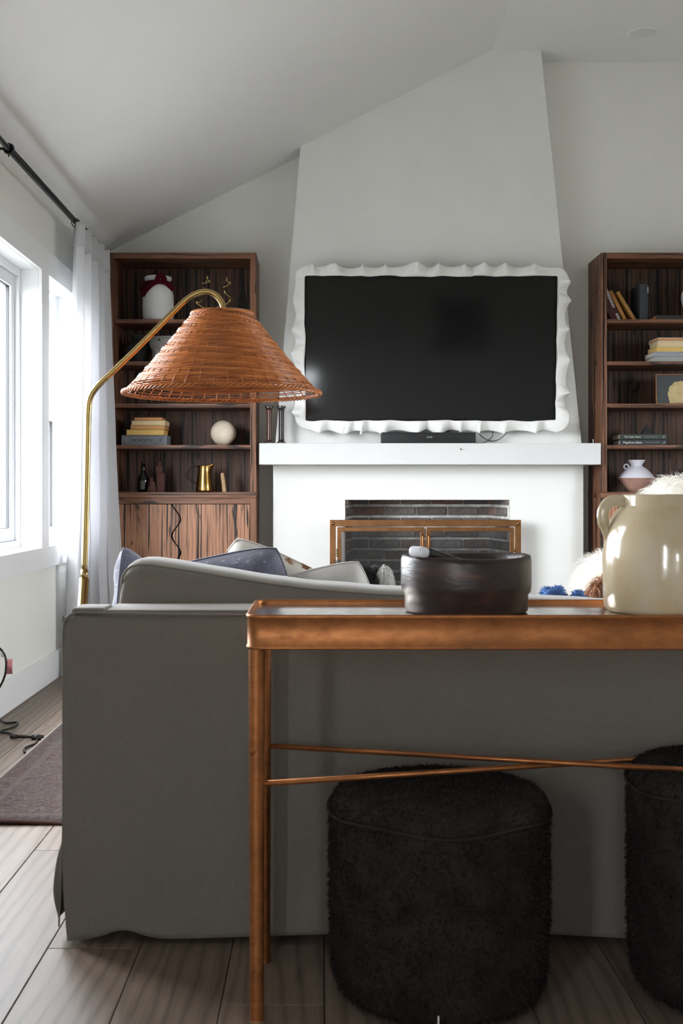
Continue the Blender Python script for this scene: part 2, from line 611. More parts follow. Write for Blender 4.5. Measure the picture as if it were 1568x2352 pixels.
M['plank'] = floor_material()
b = MB(); b.box(WALL_L - 0.1, WALL_R, WALL_F, WALL_B + 0.4, -0.1, -0.012)
floor = struct('floor', b, plain('underlay', C(40, 34, 30), 0.9))
PW, PL = 0.194, 1.95
mb = MB(); mb.box(0.0009, PW - 0.0009, 0.0009, PL - 0.0009, -0.012, 0)
proto = mb.build('plank', M['plank'], floor, bevel=0.0015)
first = True
i0 = -5
for i in range(i0, 25):
    x = -0.578 + i * PW
    if x > WALL_R - 0.02:
        break
    off = (i * 0.731 * PL) % PL
    if i == 0: off = 1.173
    if i == -1: off = 1.849
    y = WALL_F + off - PL
    while y < WALL_B:
        if y + PL > WALL_F + 0.05:
            o = proto if first else proto.copy()
            if not first:
                link(o, floor)
            first = False
            o.location = (x, y, 0)
        y += PL

b = MB(); b.rbox(WALL_L, WALL_L + 0.016, WALL_F, WALL_B, 0, 0.14, 0.003, 2, smooth=False)
struct('baseboard_left', b, M['trim'])
b = MB()
b.box(WALL_L, -0.302, WALL_B - 0.016, WALL_B, 0, 0.14); b.box(1.602, WALL_R, WALL_B - 0.016, WALL_B, 0, 0.14)
struct('baseboard_back', b, M['trim'])

# yard outside the windows
b = MB(); b.box(-60, WALL_L - 0.2, -60, 60, -0.55, -0.5); b.box(WALL_L - 0.2, 60, -60, WALL_F - 0.2, -0.55, -0.5); b.box(WALL_R + 0.2, 60, WALL_F - 0.2, 60, -0.55, -0.5)
struct('ground', b, plain('grey_yard', C(98, 98, 95), 0.95, var=0.15, scale=0.6))

# window casings on the left wall
b = MB()
XC = WALL_L + 0.02
b.box(WALL_L, XC, 2.95, 6.63, 2.04, 2.16)           # head board
for y0, y1 in ((2.93, 3.05), (3.70, 3.85), (5.71, 5.86), (6.51, 6.63)):
    b.box(WALL_L, XC - 0.001, y0, y1, 0.69, 2.04)
b.box(WALL_L, XC + 0.004, 2.93, 6.63, 0.585, 0.69)     # apron
struct('trim_1', b, M['trim'], bevel=0.002)


def window_unit(name, y0, y1, z0, z1, double):
    root = bpy.data.objects.new(name, None); link(root); root['kind'] = 'structure'
    xi, xo = WALL_L - 0.085, WALL_L - 0.165           # vinyl unit sits deep in the reveal
    b = MB()
    b.box(xo, xi, y0, y0 + 0.035, z0, z1); b.box(xo, xi, y1 - 0.035, y1, z0, z1)
    b.box(xo, xi, y0 + 0.035, y1 - 0.035, z1 - 0.035, z1); b.box(xo, xi, y0 + 0.035, y1 - 0.035, z0, z0 + 0.035)
    b.build('window_frame', M['vinyl'], root, 0.002)
    b = MB(); b.box(WALL_L - 0.18, WALL_L + 0.001, y0, y1, z0 - 0.010, z0 + 0.004)
    b.build('window_sill', M['trim'], root)
    b = MB()
    for ya, yb in ((y0 - 0.010, y0 + 0.0005), (y1 - 0.0005, y1 + 0.010)):
        b.box(WALL_L - 0.18, WALL_L, ya, yb, z0, z1)
    b.box(WALL_L - 0.18, WALL_L, y0, y1, z1 - 0.0005, z1 + 0.01)
    b.build('jamb_lining', M['trim'], root)

    def sash(x0, x1, za, zb, w):
        b = MB()
        a0, a1 = y0 + 0.036, y1 - 0.036
        b.box(x0, x1, a0, a0 + w, za, zb); b.box(x0, x1, a1 - w, a1, za, zb)
        b.box(x0, x1, a0 + w, a1 - w, za, za + w); b.box(x0, x1, a0 + w, a1 - w, zb - w, zb)
        s = b.build('sash', M['vinyl'], root, 0.0025)
        b = MB(); xm = (x0 + x1) / 2
        g = 0.004
        for (p, q, r, t) in ((a0 + w, a0 + w + g, za + w, zb - w), (a1 - w - g, a1 - w, za + w, zb - w), (a0 + w, a1 - w, za + w, za + w + g), (a0 + w, a1 - w, zb - w - g, zb - w)):
            b.box(xm - 0.006, xm + 0.010, p, q, r, t)
        b.build('gasket', M['gasket'], s)
        b = MB(); b.box(xm - 0.002, xm + 0.002, a0 + w, a1 - w, za + w, zb - w)
        b.build('pane', M['glass'], s)
        return s
    if double:
        zm = z0 + (z1 - z0) * 0.50
        sash(xo + 0.008, xo + 0.036, zm - 0.02, z1 - 0.036, 0.042)
        s = sash(xi - 0.036, xi - 0.006, z0 + 0.036, zm + 0.024, 0.045)
        b = MB(); b.rbox(xi - 0.03, xi - 0.008, (y0 + y1) / 2 - 0.03, (y0 + y1) / 2 + 0.03, zm + 0.024, zm + 0.036, 0.003, 2)
        b.build('sash_lock', M['vinyl'], s)
        b = MB(); b.rbox(xi - 0.01, xi + 0.012, (y0 + y1) / 2 + 0.10, (y0 + y1) / 2 + 0.135, z0 + 0.06, z0 + 0.07, 0.003, 2)
        b.build('finger_lift', M['vinyl'], s)
    else:
        sash(xo + 0.02, xo + 0.06, z0 + 0.036, z1 - 0.036, 0.06)
    return root


for n, (y0, y1, z0, z1) in enumerate(WIN_L):
    window_unit('window_%d' % (n + 1), y0, y1, z0, z1, n in (0, 2))  # the last unit is the added fill window near the camera
for n, (x0, x1, z0, z1) in enumerate(WIN_F):
    b = MB()
    for a in ((x0, x0 + 0.05, z0, z1), (x1 - 0.05, x1, z0, z1), (x0, x1, z0, z0 + 0.05), (x0, x1, z1 - 0.05, z1), (x0, x1, (z0 + z1) / 2 - 0.025, (z0 + z1) / 2 + 0.025)):
        b.box(a[0], a[1], WALL_F - 0.12, WALL_F - 0.07, a[2], a[3])
    struct('window_%d' % (n + 5), b, M['vinyl'])

for n, (y0, y1, z0, z1) in enumerate(FILL_WIN_R):
    b = MB()
    for a in ((y0, y0 + 0.05, z0, z1), (y1 - 0.05, y1, z0, z1), (y0, y1, z0, z0 + 0.05), (y0, y1, z1 - 0.05, z1), ((y0 + y1) / 2 - 0.03, (y0 + y1) / 2 + 0.03, z0, z1)):
        b.box(WALL_R + 0.03, WALL_R + 0.08, a[0], a[1], a[2], a[3])
    struct('window_%d' % (n + 6), b, M['vinyl'])  # frame for the added right-hand fill window, never in view

# firebox: mortar shell with single bricks
b = MB()
FBK, FBL, FBR = 7.68, 0.199, 1.092
b.add([(FBL, FBK, -0.01), (FBR, FBK, -0.01), (FBR, FBK, 1.05), (FBL, FBK, 1.05)], [(0, 1, 2, 3)])
b.add([(FB_X1, 7.222, -0.01), (FBR, FBK, -0.01), (FBR, FBK, 1.05), (FB_X1, 7.222, 1.05)], [(0, 1, 2, 3)])
b.add([(FB_X0, 7.222, -0.01), (FBL, FBK, -0.01), (FBL, FBK, 1.05), (FB_X0, 7.222, 1.05)], [(0, 1, 2, 3)])
b.add([(FB_X0, 7.222, 0.935), (FB_X1, 7.222, 0.935), (FBR, FBK, 1.05), (FBL, FBK, 1.05)], [(0, 1, 2, 3)])
firebox = b.build('wall_firebox', M['mortar'], fix=False)
firebox['kind'] = 'structure'


def brick_material():
    m, nt, bs = new_mat('sooty_brick')
    oi = N(nt, 'ShaderNodeObjectInfo')
    tone = ramp(nt, oi.outputs['Random'], [(0.0, C(112, 106, 102)), (0.35, C(134, 122, 116)), (0.6, C(150, 146, 142)), (0.8, C(146, 112, 98)), (1.0, C(122, 116, 112))])
    f = tex_noise(nt, coords(nt), 38, 5)
    nt.links.new(mix(nt, 1.0, tone, ramp(nt, f, [(0.3, (0.6, 0.6, 0.6, 1)), (0.7, (1.15, 1.15, 1.15, 1))]), 'MULTIPLY'), bs.inputs['Base Color'])
    bs.inputs['Roughness'].default_value = 0.95
    bump(nt, bs, f, 0.5, 0.004)
    return m


M['brick'] = brick_material()
mb = MB(); mb.rbox(-0.096, 0.096, -0.012, 0.012, -0.0268, 0.0268, 0.004, 1, smooth=False)
bproto = mb.build('brick', M['brick'], firebox)
first = True


def put_brick(x, y, z, rz=0.0, sx=1.0):
    global first
    o = bproto if first else bproto.copy()
    if not first:
        link(o, firebox)
    first = False
    o.location = (x, y, z)
    o.rotation_euler = (random.uniform(-.012, .012), random.uniform(-.008, .008), rz + random.uniform(-.008, .008))
    o.scale = (sx, 1, 1)


rows = 14
for r in range(rows):
    z = 0.055 + r * 0.071
    step = 0.205
    x = FBL + (0.0 if r % 2 else -0.5 * step)
    while x < FBR - 0.02:
        a, c = max(x + 0.004, FBL + 0.004), min(x + step - 0.004, FBR - 0.004)
        if c - a > 0.02:
            put_brick((a + c) / 2, FBK - 0.006, z, 0, (c - a) / 0.197)
        x += step
    for side in (-1, 1):
        x0, x1 = (FBR, FB_X1) if side > 0 else (FBL, FB_X0)
        ln = math.hypot(x1 - x0, FBK - 7.24)
        u = 0.004 + (0 if r % 2 else -0.1)
        while u < ln - 0.03:
            a, c = max(u, 0.006), min(u + 0.2, ln)
            if c - a > 0.03:
                t = (a + c) / 2 / ln
                ang = math.atan2(7.24 - FBK, x1 - x0)
                px, py = x0 + (x1 - x0) * t, FBK + (7.24 - FBK) * t
                put_brick(px - side * 0.006, py - 0.001, z, ang, (c - a) / 0.2)
            u += 0.206

# mantel
mant = thing('mantel_shelf', 'thick white painted mantel beam across the chimney above the fireplace', 'mantel', (0.64, 7.1, 1.123))
b = MB(); b.rbox(-1.015, 1.014, -0.12, 0.119, 0, 0.127, 0.003, 2, smooth=False)
b.build('beam', M['mantel'], mant)
for px, py, yy, top in ((1058, 1033, 6.98, False), (1362, 1012, 7.03, True)):
    p = at(px, py, yy) - Vector((0.64, 7.1, 1.123))
    b = MB()
    if top:
        b.tube([(p.x, p.y, 0.124), (p.x - 0.002, p.y, 0.152)], 0.0022, 6)
    else:
        b.tube([(p.x, -0.118, p.z), (p.x - 0.002, -0.135, p.z + 0.003)], 0.0022, 6); b.tube([(p.x - 0.002, -0.135, p.z + 0.003), (p.x - 0.002, -0.137, p.z + 0.003)], 0.005, 8)
    b.build('nail', M['antique_brass'] if not top else M['vinyl'], mant)

# recessed ceiling light (off)
rl = thing('recessed_light', 'round white recessed downlight, off, in the level ceiling', 'light', (1.89, 6.936, FLAT_Z))
b = MB(); b.lathe([(0.062, 0.0), (0.066, -0.006), (0.088, -0.005), (0.0925, 0.0)], 48, caps=False)
b.build('trim_ring', M['trim'], rl)
b = MB(); b.lathe([(0.0, -0.0015), (0.030, -0.002), (0.0640, -0.005)], 40, caps=False)
b.build('lens', plain('frosted_lens', C(225, 225, 220), 0.3), rl)

# ------------------------------------------------------------------ bookcases
BZ = [2.0, 1.746, 1.492, 1.243]                     # shelf tops
BW, BD, BTOP = 0.891, 0.345, 2.40


def bookcase(name, label, x_left, wavy):
    """open shelves over a two-door cupboard; origin at the base centre of the front"""
    t = thing(name, label, 'bookcase', (x_left + BW / 2, 7.07, 0))
    h = BW / 2
    mb = MB(); mb.box(-h, -h + 0.036, 0, BD, 0.96, BTOP); mb.build('side_panel', M['oak_v'], t, 0.0015)
    mb = MB(); mb.box(h - 0.036, h, 0, BD, 0.96, BTOP); mb.build('side_panel', M['oak_v'], t, 0.0015)
    mb = MB(); mb.box(-h + 0.036, h - 0.036, 0, BD, BTOP - 0.036, BTOP); mb.build('top_panel', M['oak_h'], t, 0.0015)
    mb = MB(); mb.box(-h + 0.036, h - 0.036, BD - 0.012, BD, 0.9, BTOP - 0.03); mb.build('back_panel', M['oak_back_shaded'], t)
    for z in BZ:
        mb = MB(); mb.box(-h + 0.0365, h - 0.0365, 0.004, BD - 0.012, z - 0.023, z); mb.build('shelf', M['oak_h'], t, 0.0015)
    mb = MB(); mb.box(-h - 0.002, h + 0.002, -0.022, BD, 0.925, 0.96); mb.build('counter', M['oak_h'], t, 0.003)
    # cupboard
    mb = MB(); mb.box(-h, -h + 0.036, -0.014, BD, 0, 0.925); mb.build('cupboard_side', M['oak_v'], t, 0.0015)
    mb = MB(); mb.box(h - 0.036, h, -0.014, BD, 0, 0.925); mb.build('cupboard_side', M['oak_v'], t, 0.0015)
    mb = MB(); mb.box(-h + 0.036, h - 0.036, -0.014, 0.02, 0.888, 0.925); mb.build('rail', M['oak_h'], t, 0.001)
    mb = MB(); mb.box(-h + 0.036, h - 0.036, 0.03, BD, 0.06, 0.08); mb.box(-h + 0.036, h - 0.036, 0.01, 0.03, 0, 0.08); mb.build('plinth', M['oak_h'], t)
    mb = MB(); mb.box(-h + 0.036, h - 0.036, 0.05, 0.06, 0.08, 0.888); mb.build('gap_shade_sheet', plain('gap_shade_black', C(12, 10, 9), 0.9), t)  # near-black sheet standing in for the shade behind the door gap
    zs = [0.083 + (0.885 - 0.083) * i / 60 for i in range(61)]
    def wave(z):
        return (0.026 * math.sin((0.885 - z) / 0.2 * 2 * PI - PI / 2 + 0.35) - 0.034) if wavy else 0.0
    g = 0.0045
    lp = [(-h + 0.039, 0.083)] + [(wave(z) - g, z) for z in zs] + [(-h + 0.039, 0.885)]
    rp = [(h - 0.039, 0.885)] + [(wave(z) + g, z) for z in zs[::-1]] + [(h - 0.039, 0.083)]
    mb = MB(); mb.prism(lp, -0.013, 0.008); mb.build('door', M['oak_door_lit'], t)
    mb = MB(); mb.prism(rp, -0.013, 0.008); mb.build('door', M['oak_door_lit'], t)
    return t


bookcase('bookcase', 'dark oak bookcase beside the white curtain, with wavy-edged cupboard doors', -1.289, True)
bookcase('bookcase', 'dark oak bookcase with leaning books, on the far side of the fireplace from the window', 1.676, True)


def on_shelf(px, y, z):
    return Vector(((px - 740) * y / F_PX, y, z))


# white vase with ribbon
vase = thing('ceramic_vase', 'matte white ceramic vase with a burgundy velvet bow at its neck', 'vase', on_shelf(363, 7.19, 2.0))
prof = [(0.085, 0), (0.092, 0.008), (0.094, 0.05), (0.095, 0.14), (0.092, 0.175), (0.083, 0.205), (0.071, 0.225), (0.068, 0.236), (0.074, 0.247), (0.083, 0.258), (0.084, 0.268), (0.080, 0.274), (0.072, 0.272), (0.060, 0.245), (0.060, 0.2)]
b = MB(); b.lathe(prof, 48); b.build('body', M['white_ceramic'], vase)
M['velvet'] = plain('burgundy_velvet', C(70, 10, 24), 0.9, var=0.3, scale=30, spec=0.1)
rb = MB()
rb.lathe([(0.078, 0.222), (0.0725, 0.232), (0.0745, 0.244)], 48, caps=False)


def ribbon(pts, w):
    P = smooth_path(pts, 6)
    def f(u, v):
        i = min(int(u * (len(P) - 1) + 0.5), len(P) - 1)
        t = (P[min(i + 1, len(P) - 1)] - P[max(i - 1, 0)]).normalized()
        s = t.cross(Vector((0, -1, 0.25))).normalized()
        ww = w[0] + (w[1] - w[0]) * u if isinstance(w, tuple) else w
        return P[i] + s * (v - 0.5) * ww
    rb.grid(f, len(P), 5)


ribbon([(0.025, -0.078, 0.240), (0.0, -0.084, 0.232), (-0.03, -0.090, 0.212), (-0.058, -0.084, 0.185), (-0.080, -0.064, 0.160), (-0.086, -0.052, 0.148)], (0.034, 0.028))
ribbon([(0.005, -0.082, 0.236), (0.012, -0.092, 0.258), (0.028, -0.092, 0.268), (0.044, -0.082, 0.256), (0.050, -0.074, 0.236)], (0.030, 0.034))
ribbon([(-0.078, -0.03, 0.222), (-0.045, -0.066, 0.222), (0.02, -0.082, 0.232), (0.058, -0.066, 0.226), (0.082, -0.042, 0.206), (0.092, -0.03, 0.186)], (0.026, 0.034))
ribbon([(-0.090, -0.02, 0.206), (-0.090, -0.04, 0.196), (-0.072, -0.062, 0.206), (-0.045, -0.078, 0.220)], 0.036)
rbo = rb.build('ribbon', M['velvet'], vase); solidify(rbo, 0.003)

# brass twig candle tree
tree = thing('candle_tree', 'spindly brass wire tree candle holder behind the wicker lampshade', 'candle holder', on_shelf(498, 7.2, 2.0))
k = 7.2 / F_PX
arms = [((476, 629), (472, 640)), ((521, 627), (520, 634)), ((479, 635), (465, 642)), ((520, 634), (528, 640)), ((527, 641), (512, 650)), ((466, 648), (486, 664)), ((517, 664), (538, 676)), ((465, 675), (453, 688)), ((528, 682), (512, 690)), ((452, 687), (482, 703)), ((489, 710), (446, 720)), ((522, 710), (550, 719)), ((500, 696), (490, 700))]
b = MB()
for n, (p, q) in enumerate(arms):
    dy = 0.03 * math.sin(n * 2.4)
    P0 = Vector(((p[0] - 498) * k, -dy, 0.02 + (722 - p[1]) * k)); P1 = Vector(((q[0] - 498) * k, dy, 0.02 + (722 - q[1]) * k))
    b.tube([P0, (P0 + P1) / 2 + Vector((0, 0, -0.004)), P1], 0.0026, 6)
    e = P1 if n % 2 else P0
    b.lathe([(0.003, -0.002), (0.0055, 0.002), (0.0055, 0.012), (0.004, 0.012)], 10, c=e)
b.build('arms', plain('bright_brass_wire', C(232, 206, 140), 0.25, 0.35), tree)['kind'] = 'stuff'
b = MB()
b.tube([Vector(((x - 498) * k, 0.01, 0.02 + (722 - y) * k)) for x, y in ((474, 632), (470, 650), (476, 672), (468, 690), (480, 712), (496, 722))], 0.0018, 6)
b.tube([Vector(((x - 498) * k, 0.01, 0.02 + (722 - y) * k)) for x, y in ((522, 632), (521, 650), (524, 672), (518, 690), (516, 712), (500, 722))], 0.0018, 6)
b.tube([(0, 0.01, 0.024), (0, 0.01, 0.003)], 0.004, 8)
b.lathe([(0.0, 0.0), (0.055, 0.0), (0.055, 0.005), (0.01, 0.008), (0.004, 0.02)], 28, caps=False)
b.build('stems', M['black_metal'], tree)

# pierced footed bowl and dark urn on the second shelf
fb = thing('footed_bowl', 'grey pierced ceramic footed bowl half hidden by the lampshade', 'bowl', on_shelf(388, 7.16, BZ[1]))
b = MB(); b.lathe([(0.03, 0.028), (0.06, 0.035), (0.095, 0.065), (0.115, 0.1), (0.118, 0.15), (0.110, 0.15), (0.106, 0.1), (0.08, 0.06), (0.0, 0.05)], 40, caps=False)
b.build('basin', plain('grey_stoneware', C(142, 138, 134), 0.8, var=0.12, scale=40, bstr=0.5, bscale=70), fb)
for j in range(5):
    a = 2 * PI * j / 5 + 0.35
    mb = MB(); mb.rbox(-0.026, 0.026, -0.008, 0.008, 0, 0.085, 0.006, 2, m=Matrix.Translation((0.093 * math.cos(a), 0.093 * math.sin(a), 0)) @ Matrix.Rotation(a + PI / 2, 4, 'Z'))
    mb.build('foot', plain('grey_stoneware_foot', C(142, 138, 134), 0.8, var=0.12, scale=40), fb)
    mb = MB(); q = Vector((0.115 * math.cos(a + 0.2), 0.115 * math.sin(a + 0.2), 0.125)); mb.tube([q, q * 1.035], 0.007, 8)
    mb.build('hole', M['black_plastic'], fb)
urn = thing('dark_urn', 'squat charcoal urn in the shadow behind the lamp arm', 'urn', on_shelf(315, 7.24, BZ[1]))
b = MB(); b.lathe([(0.045, 0), (0.05, 0.006), (0.078, 0.05), (0.082, 0.09), (0.066, 0.13), (0.04, 0.148), (0.036, 0.165), (0.046, 0.178), (0.04, 0.178), (0.03, 0.16)], 36)
b.build('body', plain('charcoal_clay', C(44, 43, 44), 0.85, var=0.15, scale=20), urn)

# stacked books on the fourth shelf
def book(name, label, w, d, hgt, loc, rz, cover, pages, spine_front=True, group=None, hard=True):
    """a lying book; x along the spine, the spine (or fore edge) towards -y; origin bottom centre"""
    t = thing(name, label, 'book', loc, rz, group)
    ct = 0.003
    b = MB()
    b.box(-w / 2, w / 2, -d / 2, d / 2, 0, ct); b.box(-w / 2, w / 2, -d / 2, d / 2, hgt - ct, hgt)
    ys = -d / 2 if spine_front else d / 2 - ct
    b.box(-w / 2, w / 2, ys, ys + ct, 0.0005, hgt - 0.0005)
    b.build('cover', cover, t, 0.0008)
    i = 0.004
    b = MB(); b.box(-w / 2 + i, w / 2 - i, -d / 2 + (ct if spine_front else 0.002), d / 2 - (0.002 if spine_front else ct), ct, hgt - ct)
    b.build('pages', pages, t)
    return t


M['paper'] = plain('aged_paper', C(226, 205, 160), 0.9, var=0.08, scale=90)
M['paper_gold'] = plain('yellowed_paper', C(222, 186, 112), 0.9, var=0.08, scale=90)
M['paper_orange'] = plain('tan_paper', C(206, 152, 100), 0.9, var=0.08, scale=90)
M['paper_white'] = plain('white_paper', C(228, 222, 208), 0.9, var=0.05, scale=90)
kb = 7.13 / F_PX
z = BZ[3]
bx = on_shelf(336, 7.18, z)
mono = thing('game_box', 'blue-grey book-shaped game box with black lettering under four old books', 'box', (on_shelf(335, 7.16, z).x, 7.18, z), 0.0)
w = 104 * kb; hh = 0.060
b = MB(); b.rbox(-w / 2, w / 2, -0.09, 0.09, 0, hh, 0.004, 2, smooth=False); b.build('body', plain('grey_cloth_cover', C(118, 121, 126), 0.8, var=0.1, scale=60), mono)
M['ink'] = plain('black_ink', C(22, 22, 25), 0.8)
lettering('MONOPOLY', 0.026, (-0.005, -0.0906, hh / 2 - 0.003), (PI / 2, 0, 0), M['ink'], mono, align='CENTER', sx=0.95)
lettering('M', 0.030, (0.0935, -0.0906, hh / 2), (PI / 2, 0, 0), M['ink'], mono, 'emblem', align='CENTER', ext=0.0004).rotation_euler = (PI / 2, PI / 2, 0)
b = MB()
for x0, x1, z0, z1 in ((-0.122, 0.116, 0.052, 0.054), (-0.122, 0.116, 0.008, 0.010), (-0.122, -0.120, 0.008, 0.054), (-0.084, -0.082, 0.008, 0.054), (0.072, 0.074, 0.008, 0.054), (0.114, 0.116, 0.008, 0.054)):
    b.box(x0, x1, -0.0906, -0.0898, z0, z1)
b.build('printed_border', M['ink'], mono)
z += hh
specs = [(294, 382, 0.034, 'paper_gold', 'mustard', C(176, 138, 62), 'yellow-paged book directly on the blue-grey box'),
         (303, 384, 0.026, 'paper_orange', 'ochre', C(170, 126, 60), 'golden-brown thin book in the middle of the stack on the oak shelf'),
         (306, 385, 0.028, 'paper', 'cream', C(206, 190, 150), 'cream book with pale pages, second from the top beside the white ball'),
         (312, 377, 0.020, 'paper_orange', 'rust', C(150, 92, 52), 'small rust-orange book on top of the stack over the grey box')]
for x0, x1, hg, pg, cn, cc, lab in specs:
    book('book', lab, (x1 - x0) * kb, 0.15, hg, on_shelf((x0 + x1) / 2, 7.17, z), random.uniform(-.03, .03), plain(cn + '_cover', cc, 0.7, var=0.1), M[pg], spine_front=False, group='stack of old books on the game box')
    z += hg

ball = thing('stone_ball', 'cream stone ball on the oak shelf', 'ball', on_shelf(513, 7.2, BZ[3]))
bm_ = bmesh.new(); bmesh.ops.create_uvsphere(bm_, u_segments=48, v_segments=28, radius=0.078)
b = MB(); b.add([v.co + Vector((0, 0, 0.0775)) for v in bm_.verts], [[v.index for v in f.verts] for f in bm_.faces], True); bm_.free()
b.build('sphere', plain('cream_travertine', C(226, 212, 190), 0.8, var=0.06, scale=26, bstr=0.3, bscale=60), ball)

# bottles, jug and wood on the counter
bot = thing('wine_bottle', 'near-black glass bottle with a pale label, on the bookcase counter', 'bottle', on_shelf(329, 7.2, 0.96))
b = MB(); b.lathe([(0.03, 0), (0.033, 0.004), (0.034, 0.075), (0.03, 0.095), (0.014, 0.118), (0.012, 0.17), (0.014, 0.172), (0.014, 0.18), (0.0, 0.18)], 32)
b.build('body', plain('black_glass', C(10, 10, 10), 0.08), bot)
b = MB()
b.grid(lambda u, v: (0.0345 * math.sin(-0.45 + u * 0.9), -0.0345 * math.cos(-0.45 + u * 0.9), 0.015 + v * 0.055), 10, 2); b.build('label', plain('paper_label', C(88, 88, 86), 0.8), bot)
M['terracotta_wax'] = plain('dark_red_clay', C(84, 50, 44), 0.8, var=0.12, scale=30)
sm = thing('clay_jar', 'small dark red clay jar with a stub neck between the bottles', 'jar', on_shelf(348, 7.17, 0.96))
b = MB(); b.lathe([(0.026, 0), (0.028, 0.006), (0.028, 0.03), (0.022, 0.034), (0.022, 0.06), (0.010, 0.066), (0.010, 0.088), (0.0, 0.088)], 28); b.build('body', M['terracotta_wax'], sm)
tl = thing('clay_bottle', 'tall dark red clay bottle with a square shoulder beside the small jar', 'bottle', on_shelf(369, 7.2, 0.96))
b = MB(); b.rbox(-0.024, 0.024, -0.024, 0.024, 0, 0.115, 0.006, 2); b.rbox(-0.03, 0.012, -0.02, 0.02, 0.112, 0.160, 0.006, 2); b.build('body', M['terracotta_wax'], tl)
b = MB(); b.lathe([(0.011, 0.155), (0.011, 0.188), (0.007, 0.188)], 20, c=(-0.008, 0, 0)); b.build('neck', M['terracotta_wax'], tl)

jug = thing('brass_jug', 'hammered brass jug with a flared spout and dark handle', 'jug', on_shelf(469, 7.18, 0.96))
ns, prof = 48, [(0.0, 0.0), (0.050, 0.0), (0.052, 0.01), (0.047, 0.05), (0.042, 0.09), (0.038, 0.12), (0.036, 0.14), (0.037, 0.155), (0.038, 0.162)]


def jugpt(u, v):
    a = 2 * PI * u
    i = v * (len(prof) - 1)
    r, zz = prof[int(i + 1e-6)]
    c = max(0.0, math.cos(a)) ** 6
    up = max(0.0, (zz - 0.10) / 0.062)
    return Vector(((r + 0.030 * c * up ** 1.5) * math.cos(a), (r * (1 - 0.25 * c * up)) * math.sin(a), zz + 0.016 * c * up))


b = MB(); b.grid(jugpt, ns, len(prof), wrap=True)
jb = b.build('body', M['gold_jug'], jug, fix=False); solidify(jb, 0.002)
b = MB(); b.tube(smooth_path([(-0.036, 0, 0.152), (-0.062, 0, 0.158), (-0.092, 0, 0.135), (-0.096, 0, 0.10), (-0.082, 0, 0.07), (-0.046, 0, 0.052)], 6), 0.0042, 8); b.build('handle', plain('dark_copper', C(58, 38, 28), 0.35, 0.9), jug)
lg = thing('wood_slice', 'thin upright pale wood slice leaning beside the brass jug', 'ornament', on_shelf(514, 7.16, 0.96))
b = MB(); b.prism([(-0.008, 0), (0.016, 0), (0.008, 0.075), (0.0, 0.115), (-0.012, 0.118), (-0.018, 0.105), (-0.012, 0.06)], -0.035, 0.035); b.build('slab', plain('pale_spalted_wood', C(170, 140, 106), 0.85, var=0.25, scale=30, bstr=0.3), lg, 0.003)

# right-hand bookcase contents
kr = 7.15 / F_PX


def leaning_book(name, label, px_bottom, px_top, py_top, th, depth, cover, pages, y=7.14, group='books leaning in the bookcase corner', marks=False):
    z0 = BZ[0]
    p0 = Vector(((px_bottom - 740) * y / F_PX, y, z0)); hgt_v = (735 - py_top) * y / F_PX; dx = (px_top - px_bottom) * y / F_PX
    ang = math.atan2(dx, hgt_v); L = math.hypot(dx, hgt_v)
    t = thing(name, label, 'book', p0)
    t.rotation_euler = (0, ang, 0)
    b = MB(); b.box(-th, -th + 0.002, 0, depth, 0, L); b.box(-0.002, 0, 0, depth, 0, L); b.box(-th, 0, 0, 0.002, 0, L); b.build('cover', cover, t, 0.0008)
    b = MB(); b.box(-th + 0.002, -0.002, 0.002, depth - 0.003, 0.003, L - 0.003); b.build('pages', pages, t)
    if marks:
        b = MB()
        zz = L * 0.06
        while zz < L * 0.97:
            s = random.uniform(0.004, 0.011)
            if not (L * 0.22 < zz < L * 0.38):
                b.box(-th * 0.35, -th * 0.08, -0.0006, 0.0002, zz, zz + s)
            zz += s + 0.004
        b.build('spine_print', plain('white_ink', C(215, 210, 205), 0.8), t)['kind'] = 'stuff'
    return t


leaning_book('book', 'dark red book with white spine lettering, leaning against the bookcase side', 1428, 1394, 657, 0.060, 0.2, plain('oxblood_cover', C(66, 22, 22), 0.7), M['paper'], marks=True)
leaning_book('book', 'tan book leaning against the dark red one', 1441, 1405, 664, 0.022, 0.19, plain('tan_cover', C(168, 118, 62), 0.8, var=0.12), M['paper_gold'])
leaning_book('book', 'tan book leaning on the other tan book, next to the black standing volume', 1463, 1421, 666, 0.022, 0.19, plain('ochre_tan_cover', C(160, 118, 58), 0.8, var=0.12), M['paper_gold'])
bv = thing('book', 'large black-blue volume standing upright next to the leaning tan books', 'book', on_shelf(1477, 7.15, 2.0))
b = MB(); b.rbox(-0.026, 0.028, -0.01, 0.2, 0, 0.226, 0.005, 2); b.build('cover', plain('midnight_cover', C(52, 55, 62), 0.7, var=0.1), bv)
b = MB(); b.box(0.020, 0.0285, -0.0106, -0.0095, 0.17, 0.205); b.build('title_mark', plain('silver_ink', C(150, 148, 140), 0.5), bv)
book('book', 'charcoal book lying flat beside the black standing volume', 0.26, 0.17, 0.026, on_shelf(1545, 7.17, 2.0), 0.0, plain('charcoal_cover', C(50, 48, 46), 0.8), M['paper_orange'])
wv = thing('white_vase', 'white rounded vase cut off by the picture edge on the top shelf', 'vase', on_shelf(1597, 7.2, 2.0))
b = MB(); b.lathe([(0.04, 0.026), (0.05, 0.03), (0.075, 0.09), (0.086, 0.14), (0.085, 0.17), (0.07, 0.21), (0.05, 0.232), (0.052, 0.245), (0.045, 0.245), (0.04, 0.225)], 40); b.build('body', M['white_ceramic'], wv)
wv.location.z = 2.0

